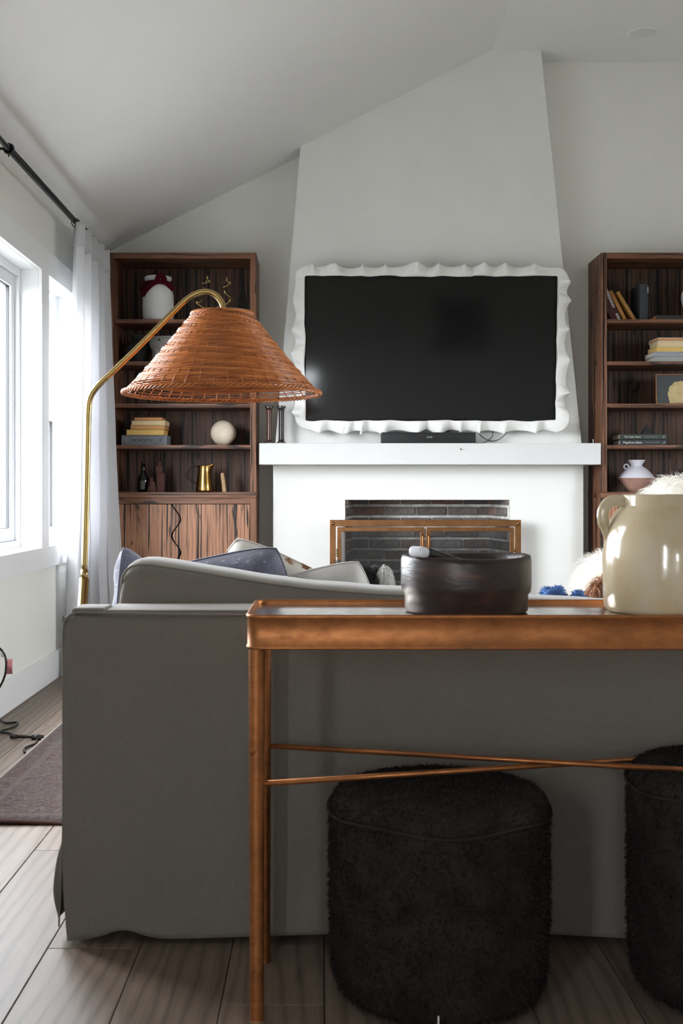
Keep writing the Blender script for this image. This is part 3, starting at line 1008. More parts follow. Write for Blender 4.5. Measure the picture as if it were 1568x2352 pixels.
zz = BZ[1]
labs = [(1490, 1640, 0.031, C(166, 168, 164), 'paper_white', 'pale grey book at the bottom of the cream stack', -0.01, 0.20),
        (1489, 1640, 0.029, C(160, 164, 170), 'paper_white', 'blue-grey book second from the bottom of the cream stack', 0.0, 0.20),
        (1496, 1625, 0.032, C(206, 192, 148), 'paper_gold', 'butter-yellow book in the middle of the cream stack', 0.02, 0.17),
        (1500, 1622, 0.030, C(214, 198, 178), 'paper', 'pinkish cream book second from the top of the cream stack', -0.02, 0.17),
        (1499, 1618, 0.024, C(226, 224, 220), 'paper_orange', 'white-covered book with orange-tan edges topping the cream stack', 0.02, 0.18)]
for x0, x1, hg, cc, pg, lab, rz, dp in labs:
    book('book', lab, (x1 - x0) * kr, dp, hg, on_shelf((x0 + x1) / 2, 7.1 + dp / 2, zz), rz, plain('pale_cover', cc, 0.8, var=0.05), M[pg], spine_front=(hg > 0.028 and zz < 1.79), group='stack of pale books on the bookcase shelf')
    zz += hg

fr = thing('framed_print', 'thin gold frame with a cream scalloped shape on dark grey, propped on a shelf', 'picture', on_shelf(1562, 7.14, BZ[2] + 0.001))
fr.rotation_euler = (-0.06, 0, 0)
W, H = 112 * kr, 70 * kr
b = MB(); b.box(-W / 2, W / 2, 0, 0.012, 0, 0.006); b.box(-W / 2, W / 2, 0, 0.012, H - 0.006, H); b.box(-W / 2, -W / 2 + 0.006, 0, 0.012, 0.006, H - 0.006); b.box(W / 2 - 0.006, W / 2, 0, 0.012, 0.006, H - 0.006)
b.build('frame', M['antique_brass'], fr)
b = MB(); b.box(-W / 2 + 0.006, W / 2 - 0.006, 0.006, 0.012, 0.006, H - 0.006); b.build('backing', plain('slate_card', C(62, 66, 68), 0.35), fr)
sc = []
for j in range(40):
    a = PI * 1.0 * j / 39
    r = 0.066 + 0.005 * abs(math.sin(a * 5.5))
    sc.append((r * math.cos(a) * 1.05, 0.062 + r * math.sin(a) * 1.15))
sc += [(-0.062, 0.008), (0.062, 0.008)]
b = MB(); b.prism(sc, 0.0045, 0.006); b.build('paper_shape', plain('cream_shell_print', C(198, 178, 132), 0.8, var=0.15, scale=22), fr)

for n, (ttl, sub, zc, px, ts, cc, lab) in enumerate((('Magnificent Baths', 1, 0.0, 1468, 0.020, C(34, 38, 44), 'black book with white serif title, under the dark green one'), ('The Tudor Home', 1, 0.034, 1467, 0.017, C(40, 50, 44), 'dark green book with white title lying on the black one'))):
    bk = book('book', lab, 107 * kr, 0.19, 0.033, on_shelf(px, 7.2, BZ[3] + zc), 0.0, plain('dark_jacket', cc, 0.45), M['paper_white'], group='two dark titled books')
    lettering(ttl, ts, (-0.125 if n == 0 else -0.115, -0.0955, 0.016), (PI / 2, 0, 0), plain('title_white', C(205, 205, 200), 0.8), bk, sx=0.82)
    b = MB()
    x = 0.01
    while x < 0.085:
        s = random.uniform(0.004, 0.011); b.box(x, x + s, -0.0955, -0.0948, 0.015, 0.018); x += s + 0.003
    b.build('small_print', plain('print_grey', C(140, 140, 138), 0.8), bk)
    b = MB(); b.prism([(0.118, 0.010), (0.126, 0.014), (0.130, 0.022), (0.122, 0.018)], -0.0955, -0.0948); b.build('publisher_mark', plain('mark_white', C(200, 200, 198), 0.8), bk)
py = thing('glass_pyramid', 'small smoky pyramid ornament on the dark green book', 'ornament', on_shelf(1484, 7.2, BZ[3] + 0.067))
b = MB(); b.add([(-0.033, -0.033, 0), (0.033, -0.033, 0), (0.033, 0.033, 0), (-0.033, 0.033, 0), (0, 0, 0.066)], [(0, 1, 4), (1, 2, 4), (2, 3, 4), (3, 0, 4), (3, 2, 1, 0)]); b.build('body', plain('smoky_stone', C(52, 54, 54), 0.25), py)
va = thing('two_tone_vase', 'white and terracotta angular vase with a tiny ear handle', 'vase', on_shelf(1461, 7.18, 0.96))
M['lilac_glaze'] = plain('pale_lilac_glaze', C(214, 212, 222), 0.5, var=0.03)
M['raw_clay'] = plain('raw_terracotta', C(168, 128, 112), 0.85, var=0.08, scale=30)
b = MB(); b.lathe([(0.108, 0.085), (0.094, 0.108), (0.068, 0.135), (0.045, 0.152), (0.034, 0.16), (0.038, 0.172), (0.053, 0.195), (0.050, 0.195), (0.03, 0.165)], 48, caps=False); b.build('upper_body', M['lilac_glaze'], va)
b = MB(); b.lathe([(0.0, 0), (0.042, 0.0), (0.06, 0.02), (0.09, 0.055), (0.108, 0.085)], 48, caps=False); b.build('lower_body', M['raw_clay'], va)
b = MB(); b.tube([Vector((-0.062 + 0.014 * math.cos(a), 0, 0.155 + 0.014 * math.sin(a))) for a in [2 * PI * j / 20 for j in range(20)]], 0.005, 8, closed=True); b.build('ear_handle', M['lilac_glaze'], va)

# ------------------------------------------------------------------ mantel pieces
for px, lab, sc_ in ((618, 'dark wooden bobbin candlestick at the end of the mantel', 1.0), (646, 'dark metal-flanged bobbin candlestick next to the television ruffle', 1.0)):
    t = thing('bobbin', lab, 'candlestick', on_shelf(px, 7.09, 1.25), group='wooden bobbins on the mantel')
    b = MB(); b.lathe([(0.019, 0.010), (0.0165, 0.03), (0.0155, 0.115), (0.0165, 0.195), (0.019, 0.212)], 24); b.build('shaft', plain('bobbin_wood', C(78, 42, 34) if px < 630 else C(40, 32, 32), 0.3, var=0.2, scale=20), t)
    b = MB(); b.lathe([(0.0, 0), (0.026, 0.0), (0.028, 0.003), (0.028, 0.009), (0.020, 0.013)], 28, caps=False); b.build('base_flange', plain('worn_steel', C(108, 106, 104), 0.35, 0.9, var=0.2, scale=40), t)
    b = MB(); b.lathe([(0.017, 0.206), (0.024, 0.214), (0.027, 0.222), (0.026, 0.229), (0.0, 0.231)], 28, caps=False); b.build('top_flange', plain('worn_steel', C(108, 106, 104), 0.35, 0.9, var=0.2, scale=40), t)

# television
TVY = 7.115
tl_, br_ = at(699, 636, TVY), at(1276, 968, TVY)
tw, th_ = br_.x - tl_.x, tl_.z - br_.z
tv = thing('television', 'large black flat television hung on the tapering chimney', 'television', ((tl_.x + br_.x) / 2, TVY, br_.z))
tv.rotation_euler = (math.radians(3.5), 0, 0)
b = MB(); b.rbox(-tw / 2, tw / 2, 0.004, 0.05, 0, th_, 0.004, 2); b.box(-0.3, 0.3, 0.05, 0.10, 0.2, 0.6); b.build('casing', M['black_plastic'], tv)
m_scr, nt, bs = new_mat('dark_screen')
bs.inputs['Base Color'].default_value = (0.010, 0.010, 0.010, 1); bs.inputs['Roughness'].default_value = 0.07; bs.inputs['Specular IOR Level'].default_value = 0.28
v_ = coords(nt); bump(nt, bs, tex_noise(nt, v_, 3.0), 0.02, 0.001)
b = MB(); b.box(-tw / 2 + 0.008, tw / 2 - 0.008, 0.0025, 0.0045, 0.014, th_ - 0.008); b.build('screen', m_scr, tv)
b = MB(); b.box(-0.012 + 0.002, 0.03, 0.001, 0.004, 0.002, 0.007); b.build('badge', plain('grey_badge', C(120, 120, 122), 0.4), tv)

# ruffled plaster frame round the television
M['ruffle'] = plain('white_felt_ruffle', C(238, 237, 234), 0.9, var=0.02, scale=40, bstr=0.25, bscale=90)
rf = thing('ruffled_frame', 'white wavy ruffled frame around the television', 'frame', ((tl_.x + br_.x) / 2, TVY - 0.006, br_.z))
rf.rotation_euler = (math.radians(3.5), 0, 0)


def ruffle_loop():
    """rectangular path with small corner radii: (point, outward normal, arc length)"""
    out = []
    hw, cr = tw / 2 + 0.004, 0.02
    zt, zb = th_ + 0.002, -0.004
    segs = [((-hw + cr, zt), (hw - cr, zt), (0, 1)), ((hw, zt - cr), (hw, zb + cr), (1, 0)), ((hw - cr, zb), (-hw + cr, zb), (0, -1)), ((-hw, zb + cr), (-hw, zt - cr), (-1, 0))]
    s = 0.0
    step = 0.0055
    for i, (p, q, nn) in enumerate(segs):
        L = math.hypot(q[0] - p[0], q[1] - p[1]); n = int(L / step)
        for j in range(n):
            t = j / n
            out.append(((p[0] + (q[0] - p[0]) * t, p[1] + (q[1] - p[1]) * t), nn, s + L * t))
        s += L
        nx = segs[(i + 1) % 4][2]
        for j in range(7):
            a = j / 7 * PI / 2
            n2 = (nn[0] * math.cos(a) + nx[0] * math.sin(a), nn[1] * math.cos(a) + nx[1] * math.sin(a))
            cx, cz = q[0] - nn[0] * cr, q[1] - nn[1] * cr
            out.append(((cx + n2[0] * cr, cz + n2[1] * cr), n2, s + cr * a))
        s += cr * PI / 2
    return out, s


loop, LS = ruffle_loop()
rs_ = random.Random(3)
knots, s = [], 0.0
while s < LS:
    knots.append(s); s += rs_.choice((0.045, 0.06, 0.075, 0.09, 0.105)) * rs_.uniform(0.85, 1.15)
knots[-1] = LS
amp = [rs_.uniform(0.5, 1.0) for _ in knots]
inner = [rs_.uniform(-0.4, 1.0) for _ in knots]
outer = [rs_.uniform(-1.0, 1.0) for _ in knots]
amp[-1], inner[-1], outer[-1] = amp[0], inner[0], outer[0]
if len(knots) % 2 == 0:
    amp[-1] = amp[0]


def ruffle_phase(s):
    for i in range(len(knots) - 1):
        if knots[i] <= s <= knots[i + 1]:
            t = (s - knots[i]) / (knots[i + 1] - knots[i])
            e = t * t * (3 - 2 * t)
            return (i + t) * PI, [q[i] * (1 - e) + q[i + 1] * e for q in (amp, inner, outer)]
    return 0, [1, 0, 0]


b = MB()
NV = 9


def ruf(u, v):
    i = int(round(u * len(loop))) % len(loop)
    (x, z), nn, s = loop[i]
    ph, (a, ki, ko) = ruffle_phase(s)
    w = math.sin(ph)
    tx, tz = nn[1], -nn[0]
    d = -0.006 - 0.007 * ki + v * (0.066 + 0.007 * ki + 0.010 * ko + 0.012 * w * a)
    lean = 0.026 * a * math.cos(ph) * (v - 0.15) + 0.010 * ko * v
    yy = -0.020 - 0.040 * a * w * (0.35 + 0.65 * v) - 0.012 * math.sin(v * PI) * ki + 0.006 * v - 0.009 * max(0.0, ko) * math.sin(ph * 3.0 + 1.0) * v
    return Vector((x + nn[0] * d + tx * lean, yy, z + nn[1] * d + tz * lean))


b.grid(ruf, len(loop), NV, wrap=True)
ro = b.build('ruffle', M['ruffle'], rf, fix=False); solidify(ro, 0.004)

# soundbar and cables
sbp = on_shelf((875 + 1091) / 2, 7.07, 1.25)
sb = thing('soundbar', 'compact black soundbar on the mantel under the television', 'speaker', sbp)
w = 216 * 7.07 / F_PX
b = MB(); b.rbox(-w / 2, w / 2, -0.03, 0.06, 0, 0.067, 0.006, 3); b.build('body', plain('black_grille', C(17, 17, 19), 0.5, bstr=0.3, bscale=600), sb)
lettering('BOSE', 0.014, (0.005, -0.0306, 0.038), (PI / 2, 0, 0), plain('logo_silver', C(200, 200, 200), 0.3, 0.3), sb, 'logo', align='CENTER', shear=0.3)
yc = 7.17
cb = tag(MB().tube(smooth_path([at(1086, 1016, 7.10), at(1105, 1018, yc - 0.02), at(1120, 1012, yc), at(1131, 1000, yc), at(1130, 985, yc)], 8), 0.0022, 6).build('cable', M['black_plastic']), 'thin black cable curling up from the soundbar to the television', 'cable')
cb2 = tag(MB().tube(smooth_path([at(1095, 985, yc), at(1103, 1000, yc), at(1120, 1011, yc), at(1135, 1013, yc), at(1152, 1005, yc), at(1165, 991, yc), at(1166, 980, yc)], 8), 0.0022, 6).build('cable', M['black_plastic']), 'black cable hanging in a loop below the television ruffle', 'cable')
pl = thing('cable_plug', 'small brass-coloured cable connector hanging above the soundbar', 'plug', at(1030, 989, 7.15))
b = MB(); b.lathe([(0.008, -0.009), (0.010, -0.004), (0.010, 0.008), (0.005, 0.012)], 12); b.build('connector', M['antique_brass'], pl)
b = MB(); b.tube([(-0.004, 0, 0.0), (-0.012, 0, 0.004), (-0.012, 0, -0.016)], 0.002, 6); b.tube([(0, 0, 0.01), (0, 0.0, 0.05)], 0.002, 6); b.build('wire', M['black_plastic'], pl)

# ------------------------------------------------------------------ fireplace screen
ks = 7.11 / F_PX
fs = thing('fireplace_screen', 'antique brass fireplace screen with two mesh doors', 'fire screen', (0, 7.11, 0))


def X(px): return (px - 740) * ks
def Z(py): return EYE + (1130 - py) * ks


xo0, xo1, zt = X(757), X(1196), Z(1194)
bar = 0.040
b = MB(); b.box(xo0, xo1, -0.006, 0.006, zt - bar, zt); b.build('top_bar', M['antique_brass'], fs, 0.0015)
b = MB(); b.box(xo0, xo0 + 0.037, -0.0055, 0.0055, 0, zt - bar); b.build('side_bar', M['antique_brass'], fs, 0.0015)
b = MB(); b.box(xo1 - 0.037, xo1, -0.0055, 0.0055, 0, zt - bar); b.build('side_bar', M['antique_brass'], fs, 0.0015)
for x in (xo0 + 0.02, xo1 - 0.02):
    b = MB(); b.lathe([(0.011, 0.0), (0.010, 0.005), (0.006, 0.009), (0.0, 0.0105)], 16)
    o = b.build('rivet', M['antique_brass'], fs); o.location = (x, -0.006, zt - 0.022); o.rotation_euler = (PI / 2, 0, 0)
m_mesh, nt, bs = new_mat('fire_screen_mesh')
out = nt.nodes['Material Output']
bs.inputs['Base Color'].default_value = (0.012, 0.012, 0.012, 1); bs.inputs['Roughness'].default_value = 0.6
tr = N(nt, 'ShaderNodeBsdfTransparent'); mx = N(nt, 'ShaderNodeMixShader')
ck = N(nt, 'ShaderNodeTexBrick'); ck.inputs['Scale'].default_value = 1.0; ck.offset = 0.0
ck.inputs['Brick Width'].default_value = 0.0022; ck.inputs['Row Height'].default_value = 0.0022; ck.inputs['Mortar Size'].default_value = 0.0003; ck.inputs['Mortar Smooth'].default_value = 0
nt.links.new(coords(nt, rot=(PI / 2, 0, 0)), ck.inputs['Vector'])
nt.links.new(ck.outputs['Fac'], mx.inputs[0]); nt.links.new(tr.outputs[0], mx.inputs[1]); nt.links.new(bs.outputs[0], mx.inputs[2])
nt.links.new(mx.outputs[0], out.inputs['Surface'])
for side, (a0, a1) in enumerate(((X(774), X(974.5)), (X(978.5), X(1180)))):
    d = MB(); w = 0.026; dz1 = Z(1211)
    d.box(a0, a1, -0.008, 0.004, dz1 - w, dz1); d.box(a0, a1, -0.008, 0.004, 0.02, 0.02 + w)
    d.box(a0, a0 + w, -0.008, 0.004, 0.02 + w, dz1 - w); d.box(a1 - w, a1, -0.008, 0.004, 0.02 + w, dz1 - w)
    dd = d.build('door', M['antique_brass'], fs, 0.0015)
    b = MB(); b.box(a0 + w, a1 - w, 0.0, 0.001, 0.02 + w, dz1 - w); b.build('mesh_panel', m_mesh, dd)
    hx = a1 - w / 2 if side == 0 else a0 + w / 2
    b = MB(); b.tube(smooth_path([(hx, -0.008, dz1 - 0.045), (hx, -0.024, dz1 - 0.055), (hx, -0.026, dz1 - 0.11), (hx, -0.02, dz1 - 0.16), (hx, -0.008, dz1 - 0.165)], 5), [0.005] + [0.0075] * 19 + [0.005], 8); b.build('handle', M['antique_brass'], dd)
    hx = a0 if side == 0 else a1
    b = MB()
    for q in range(3):
        b.lathe([(0.0055, 0), (0.0055, 0.016)], 12, c=(hx, -0.009, 0.57 + q * 0.017))
    b.build('hinge', M['brass'], dd)

# ------------------------------------------------------------------ curtain, rod
ROD_X, ROD_Z = -1.28, 2.362
rod = thing('curtain_rod', 'black metal curtain rod along the window wall', 'curtain rod', (ROD_X, 4.8, ROD_Z))
b = MB(); b.tube([(0, -3.2, 0), (0, 0.02, 0)], 0.0115, 16); b.tube([(0, 0.0, 0), (0, 1.98, 0)], 0.0145, 16); b.build('pole', M['black_metal'], rod)
for yy in (0.0, 1.93):
    b = MB()
    b.tube([Vector((0.019 * math.cos(a), yy, 0.019 * math.sin(a))) for a in [2 * PI * j / 20 for j in range(20)]], 0.005, 8, closed=True)
    b.tube([(-0.015, yy, 0), (-0.08, yy, 0), (WALL_L - ROD_X + 0.001, yy, 0.0)], 0.0055, 8); b.tube([(0, yy, -0.02), (0, yy, -0.033)], 0.003, 6)
    b.box(WALL_L - ROD_X, WALL_L - ROD_X + 0.005, yy - 0.015, yy + 0.015, -0.045, 0.045)
    b.build('bracket', M['black_metal'], rod)
b = MB(); b.tube([(0, 1.97, 0), (0, 2.03, 0)], [0.017, 0.02], 16); b.build('finial', M['black_metal'], rod)
cu = thing('curtain', 'white linen curtain drawn to the end of the rod beside the bookcase', 'curtain', (0, 0, 0))
NF = 5.0
crng = random.Random(11)


def curt(u, v):
    # u along the width (near end 0), v from top to bottom
    y = 6.02 + 0.88 * u
    a = 0.036 + 0.016 * v
    fold = math.sin(u * NF * 2 * PI + 0.6 * math.sin(u * 9 + v * 1.3) + 0.25 * v)
    fold = math.copysign(abs(fold) ** 0.8, fold)
    xb = -1.262 + (-0.035 + 0.135 * u ** 1.5) * min(1.0, v * 1.15) ** 1.2
    x = xb + a * fold
    z = 2.342 * (1 - v) + 0.015 * v + 0.010 * math.sin(u * NF * 4 * PI) * (1 - v)
    y += 0.018 * math.sin(u * NF * 4 * PI + v) * (0.5 + v)
    x += 0.012 * noise.noise(Vector((u * 5, v * 6, 2.0))) * v
    return Vector((x, y, z))


b = MB(); b.grid(curt, 260, 60); co = b.build('cloth', M['curtain'], cu, fix=False); solidify(co, 0.003)
b = MB(); b.grid(lambda u, v: curt(u, v * 0.055) + Vector((0.0035, 0, 0)), 260, 4); co = b.build('header_tape', M['curtain'], cu, fix=False); solidify(co, 0.002)
for j in range(7):
    yy = 6.10 + j * 0.105
    b = MB(); b.tube([Vector((ROD_X + 0.021 * math.cos(a), yy, ROD_Z - 0.004 + 0.021 * math.sin(a))) for a in [2 * PI * q / 20 for q in range(20)]], 0.0026, 6, closed=True)
    b.tube([(ROD_X + 0.01, yy, ROD_Z - 0.024), (ROD_X + 0.016, yy, ROD_Z - 0.05)], 0.002, 6)
    b.build('ring', M['black_metal'], cu)

# ------------------------------------------------------------------ floor lamp
LY = 3.2
lamp = thing('floor_lamp', 'brass arc floor lamp with a brown wicker cone shade', 'lamp', (-0.687, LY, 0))
L0 = Vector((-0.687, LY, 0))


def lp(px, py): return at(px, py, LY) - L0


b = MB(); b.rbox(-0.014, 0.42, -0.05, 0.05, 0.0, 0.012, 0.004, 2); b.lathe([(0.022, 0.01), (0.022, 0.03), (0.015, 0.036)], 24); b.build('base', M['brass'], lamp)
b = MB(); b.tube([(0, 0, 0.03), lp(193.5, 1328)], 0.0132, 20); b.tube([lp(193.5, 1331), lp(194, 1308)], 0.0098, 20); b.build('lower_tube', M['brass'], lamp)
path = smooth_path([lp(194, 1310), lp(197, 1200), lp(200, 1080), lp(202, 985), lp(203, 945), lp(207, 915), lp(222, 890), lp(260, 853), lp(330, 785), lp(400, 714), lp(424, 691), lp(447, 676), lp(472, 670), lp(494, 677), lp(509, 695), lp(515, 718), lp(516, 745)], 8)
b = MB(); b.tube(path, 0.0080, 18); b.build('arm', M['brass'], lamp)
SH_C = at(510, 905, LY) - L0
SH_B = SH_C.z; SH_T = (at(510, 722, LY) - L0).z
RB, RT = 0.2665, 0.081


def shade_r(t):
    """radius at height fraction t (0 bottom, 1 top)"""
    return RB + (RT - RB) * (t ** 0.93)


m_w, nt, bs = new_mat('varnished_wicker')
bs.inputs['Roughness'].default_value = 0.33
bs.inputs['Specular IOR Level'].default_value = 0.55
f = tex_noise(nt, coords(nt, (1, 1, 14)), 16.0, 4)
nt.links.new(ramp(nt, f, [(0.28, C(128, 66, 24)), (0.5, C(186, 106, 46)), (0.75, C(214, 136, 66))]), bs.inputs['Base Color'])
b = MB()
NS, NR = 44, 76
cx, cy = SH_C.x, 0.0
for rI in range(NR):
    t = (rI + 0.5) / NR
    if t < 0.035: continue
    open_row = 0.035 <= t < 0.10
    if open_row and rI % 2: continue
    zc = SH_B + (SH_T - SH_B) * t
    r0 = shade_r(t)
    seg = NS * 4
    pts = []
    for j in range(seg):
        a = 2 * PI * j / seg
        wob = 0.0008 * math.cos(NS / 2 * a + PI * rI) + 0.0012 * math.sin(3 * a + rI * 0.7)
        pts.append((cx + (r0 + wob) * math.cos(a), cy + (r0 + wob) * math.sin(a), zc + 0.0012 * math.sin(5 * a + rI)))
    b.tube(pts, 0.0020 if not open_row else 0.0016, 5, closed=True)
b_sh = b.build('lamp_shade', m_w, lamp, fix=False); b_sh['kind'] = 'stuff'
b = MB()
for j in range(NS):
    a = 2 * PI * j / NS
    b.tube([(cx + shade_r(t) * math.cos(a), cy + shade_r(t) * math.sin(a), SH_B + (SH_T - SH_B) * t) for t in (0.0, 0.25, 0.5, 0.75, 1.0)], 0.0016, 5)
b.build('stakes', m_w, b_sh, fix=False)
b = MB()
for q in range(3):
    for zc, rr in ((SH_B + 0.002, RB), (SH_T, RT)):
        n = 220
        pts = []
        for j in range(n):
            a = 2 * PI * j / n
            ph = a * 36 + q * 2 * PI / 3
            pts.append((cx + (rr + 0.0032 * math.cos(ph)) * math.cos(a), cy + (rr + 0.0032 * math.cos(ph)) * math.sin(a), zc + 0.0042 * math.sin(ph)))
        b.tube(pts, 0.0030, 6, closed=True)
b.build('braided_rim', m_w, b_sh, fix=False)
b = MB()
for j in range(3):
    a = 2 * PI * j / 3 + 0.3
    b.tube([(cx, cy, SH_T - 0.006), (cx + (RT - 0.003) * math.cos(a), cy + (RT - 0.003) * math.sin(a), SH_T - 0.002)], 0.002, 6)
b.lathe([(0.020, 0.0), (0.020, -0.05), (0.014, -0.055)], 20, c=(cx, cy, SH_T - 0.002)); b.build('socket', M['brass'], lamp)

# ------------------------------------------------------------------ rug
def rug_material():
    m, nt, bs = new_mat('worn_oriental_rug')
    v = coords(nt)
    n1 = tex_noise(nt, v, 11.0, 5, 0.65, 2.5)
    n2 = tex_noise(nt, v, 34.0, 5, 0.7, 1.5)
    n3 = tex_noise(nt, v, 160.0, 2)
    c1 = ramp(nt, n1, [(0.32, C(38, 36, 38)), (0.45, C(112, 88, 84)), (0.52, C(58, 53, 54)), (0.6, C(128, 110, 102)), (0.72, C(48, 45, 47))])
    c2 = ramp(nt, n2, [(0.40, C(56, 52, 51)), (0.5, C(124, 116, 110)), (0.6, C(64, 56, 55))])
    c = mix(nt, 0.38, c1, c2)
    # plain pale guard stripes parallel to the edges
    sep = N(nt, 'ShaderNodeSeparateXYZ'); nt.links.new(v, sep.inputs[0])
    mnx = N(nt, 'ShaderNodeMath', operation='ABSOLUTE'); nt.links.new(sep.outputs[0], mnx.inputs[0])
    mny = N(nt, 'ShaderNodeMath', operation='ABSOLUTE'); nt.links.new(sep.outputs[1], mny.inputs[0])
    ex = N(nt, 'ShaderNodeMath', operation='SUBTRACT'); ex.inputs[0].default_value = 1.65; nt.links.new(mnx.outputs[0], ex.inputs[1])
    ey = N(nt, 'ShaderNodeMath', operation='SUBTRACT'); ey.inputs[0].default_value = 1.525; nt.links.new(mny.outputs[0], ey.inputs[1])
    ed = N(nt, 'ShaderNodeMath', operation='MINIMUM'); nt.links.new(ex.outputs[0], ed.inputs[0]); nt.links.new(ey.outputs[0], ed.inputs[1])
    k1 = (0, 0, 0, 1); k2 = (1, 1, 1, 1)
    st = ramp(nt, ed.outputs[0], [(0.0, k2), (0.018, k1), (0.06, k1), (0.066, k2), (0.08, k2), (0.086, k1), (0.24, k1), (0.246, k2), (0.262, k2), (0.27, k1)])
    c = mix(nt, mixfac(nt, st, 0.55), c, C(112, 106, 101))
    c = mix(nt, 0.22, c, ramp(nt, n3, [(0.35, C(46, 43, 43)), (0.65, C(124, 116, 110))]))
    c = mix(nt, 1.0, c, (0.62, 0.61, 0.62, 1), 'MULTIPLY')
    nt.links.new(c, bs.inputs['Base Color'])
    bs.inputs['Roughness'].default_value = 1.0; bs.inputs['Specular IOR Level'].default_value = 0.1
    bump(nt, bs, n3, 0.5, 0.002)
    return m


def mixfac(nt, col, k):
    m = N(nt, 'ShaderNodeMath', operation='MULTIPLY'); m.inputs[1].default_value = k
    nt.links.new(col, m.inputs[0])
    return m.outputs[0]


rug = thing('area_rug', 'worn grey and dusty pink oriental rug under the sofa', 'rug', (0.58, 4.915, 0))
b = MB(); b.grid(lambda u, v: Vector(((u - 0.5) * 3.3, (v - 0.5) * 3.05, 0.010 + 0.004 * math.sin(u * 40) * max(0, 1 - v * 30))), 120, 60); ro = b.build('pile', rug_material(), rug, fix=False); solidify(ro, 0.008, -1)
b = MB()
b.tube([Vector(((u / 60 - 0.5) * 3.3, -1.527, 0.007 + 0.004 * math.sin(u / 60 * 40))) for u in range(61)], 0.006, 6); b.build('binding', plain('rust_binding', C(70, 44, 38), 0.95), rug)
b = MB(); b.tube([(-1.652, -1.525, 0.006), (-1.652, 1.52, 0.006)], 0.006, 6); b.build('selvedge', plain('pale_selvedge', C(150, 142, 132), 0.95), rug)

# ------------------------------------------------------------------ sofa (seen from behind)
SO = Vector((0.6, 2.5, 0))
sofa = thing('sofa', 'taupe linen slipcovered sofa with its back to the console table', 'sofa', SO)


def shifted(mb, off):
    mb.v = [(v[0] - off[0], v[1] - off[1], v[2] - off[2]) for v in mb.v]
    return mb


SX0, SX1, SBZ = -0.551, 1.75, 0.706
b = MB(); b.rbox(SX0 + 0.004, SX1 - 0.004, 2.503, 2.68, 0.06, SBZ - 0.003, 0.02, 4); shifted(b, SO).build('back', M['sofa'], sofa)


def hem(x):
    """height of the slipcover hem above the floor along the back"""
    d = x - SX0
    z = 0.020 + 0.010 * math.sin(x * 5.0 + 0.6)
    z += 0.020 * math.exp(-((d - 0.125) / 0.05) ** 2)
    z -= 0.004 * math.exp(-(d / 0.03) ** 2)
    return max(0.004, z)


def backpanel(u, v):
    x = SX0 + (SX1 - SX0) * u
    z0 = hem(x); z = z0 + (SBZ - 0.012 - z0) * v
    y = 2.500 - 0.004 * math.sin(v * PI) + 0.003 * noise.noise(Vector((x * 2.2, z * 3.0, 1.0)))
    y -= 0.016 * (1 - v) ** 6 * (0.6 + 0.4 * math.sin(x * 7 + 1.2))
    x += 0.010 * max(0.0, (0.22 - v) / 0.22) ** 1.3 * max(0.0, 1 - (u * (SX1 - SX0)) / 0.2)
    if v > 0.97:
        y += (v - 0.97) / 0.03 * 0.008
    return Vector((x, y, z))


b = MB(); b.grid(backpanel, 140, 60); o = shifted(b, SO).build('back_cover', M['sofa'], sofa, fix=False); solidify(o, 0.003)


def sideflap(u, v):
    # left side of the cover; its lower corner kicks out where the slit opens
    y = 2.502 + 0.9 * u
    z0 = 0.030 + 0.010 * math.sin(u * 9)
    z = z0 + (0.56 + (SBZ - 0.57) * max(0.0, 1 - u / 0.19) ** 0.5 - z0) * v if u < 0.19 else z0 + (0.56 - z0) * v
    k = max(0.0, 1 - v / 0.36) ** 1.4 * (math.exp(-((u - 0.05) / 0.05) ** 2) + 0.25)
    return Vector((SX0 - 0.001 - 0.018 * k, y + 0.02 * k, z))


b = MB(); b.grid(sideflap, 60, 40); o = shifted(b, SO).build('side_cover', M['sofa'], sofa, fix=False); solidify(o, 0.003)
FIN = smooth_path([at(147, 1935, 2.503), at(152, 1985, 2.503), at(160, 2035, 2.505), at(172, 2075, 2.507), at(177, 2092, 2.507)], 6)
FOUT = smooth_path([at(143, 1932, 2.52), at(131, 1975, 2.535), at(123, 2030, 2.545), at(124, 2065, 2.545), at(134, 2108, 2.54)], 6)


def flap(u, v):
    i = int(round(v * (len(FIN) - 1)))
    return FIN[i].lerp(FOUT[i], u) + Vector((0, 0.028 * math.sin(u * PI) * v, 0.006 * math.sin(u * PI) * v))


b = MB(); b.grid(flap, 12, len(FIN)); o = shifted(b, SO).build('corner_flap', M['sofa'], sofa, fix=False); solidify(o, 0.003)
b = MB()
b.tube(smooth_path([(SX0, 2.502, 0.55), (SX0, 2.501, 0.62), (SX0 + 0.001, 2.501, 0.672), (SX0 + 0.010, 2.501, 0.694), (SX0 + 0.030, 2.501, 0.7025), (SX0 + 0.08, 2.501, 0.702), (SX0 + 0.3, 2.501, 0.699), (SX0 + 0.8, 2.501, 0.698), (SX1 - 0.02, 2.501, 0.70)], 8), 0.0032, 8)
shifted(b, SO).build('piping', M['sofa'], sofa)
b = MB(); b.rbox(SX0 + 0.016, SX0 + 0.088, 2.505, 2.60, 0.698, 0.7125, 0.006, 3); b.rbox(SX0 + 0.085, SX0 + 0.4, 2.51, 2.66, 0.695, 0.708, 0.005, 3); shifted(b, SO).build('top_fold', M['sofa'], sofa)
for x0, x1 in ((SX0 + 0.002, SX0 + 0.135), (SX1 - 0.135, SX1 - 0.002)):
    b = MB(); b.rbox(x0, x1, 2.66, 3.40, 0.06, 0.56, 0.03, 4); shifted(b, SO).build('arm', M['sofa'], sofa)
b = MB(); b.rbox(SX0 + 0.12, SX1 - 0.12, 2.66, 3.40, 0.05, 0.30, 0.02, 3); shifted(b, SO).build('seat_base', M['sofa'], sofa)
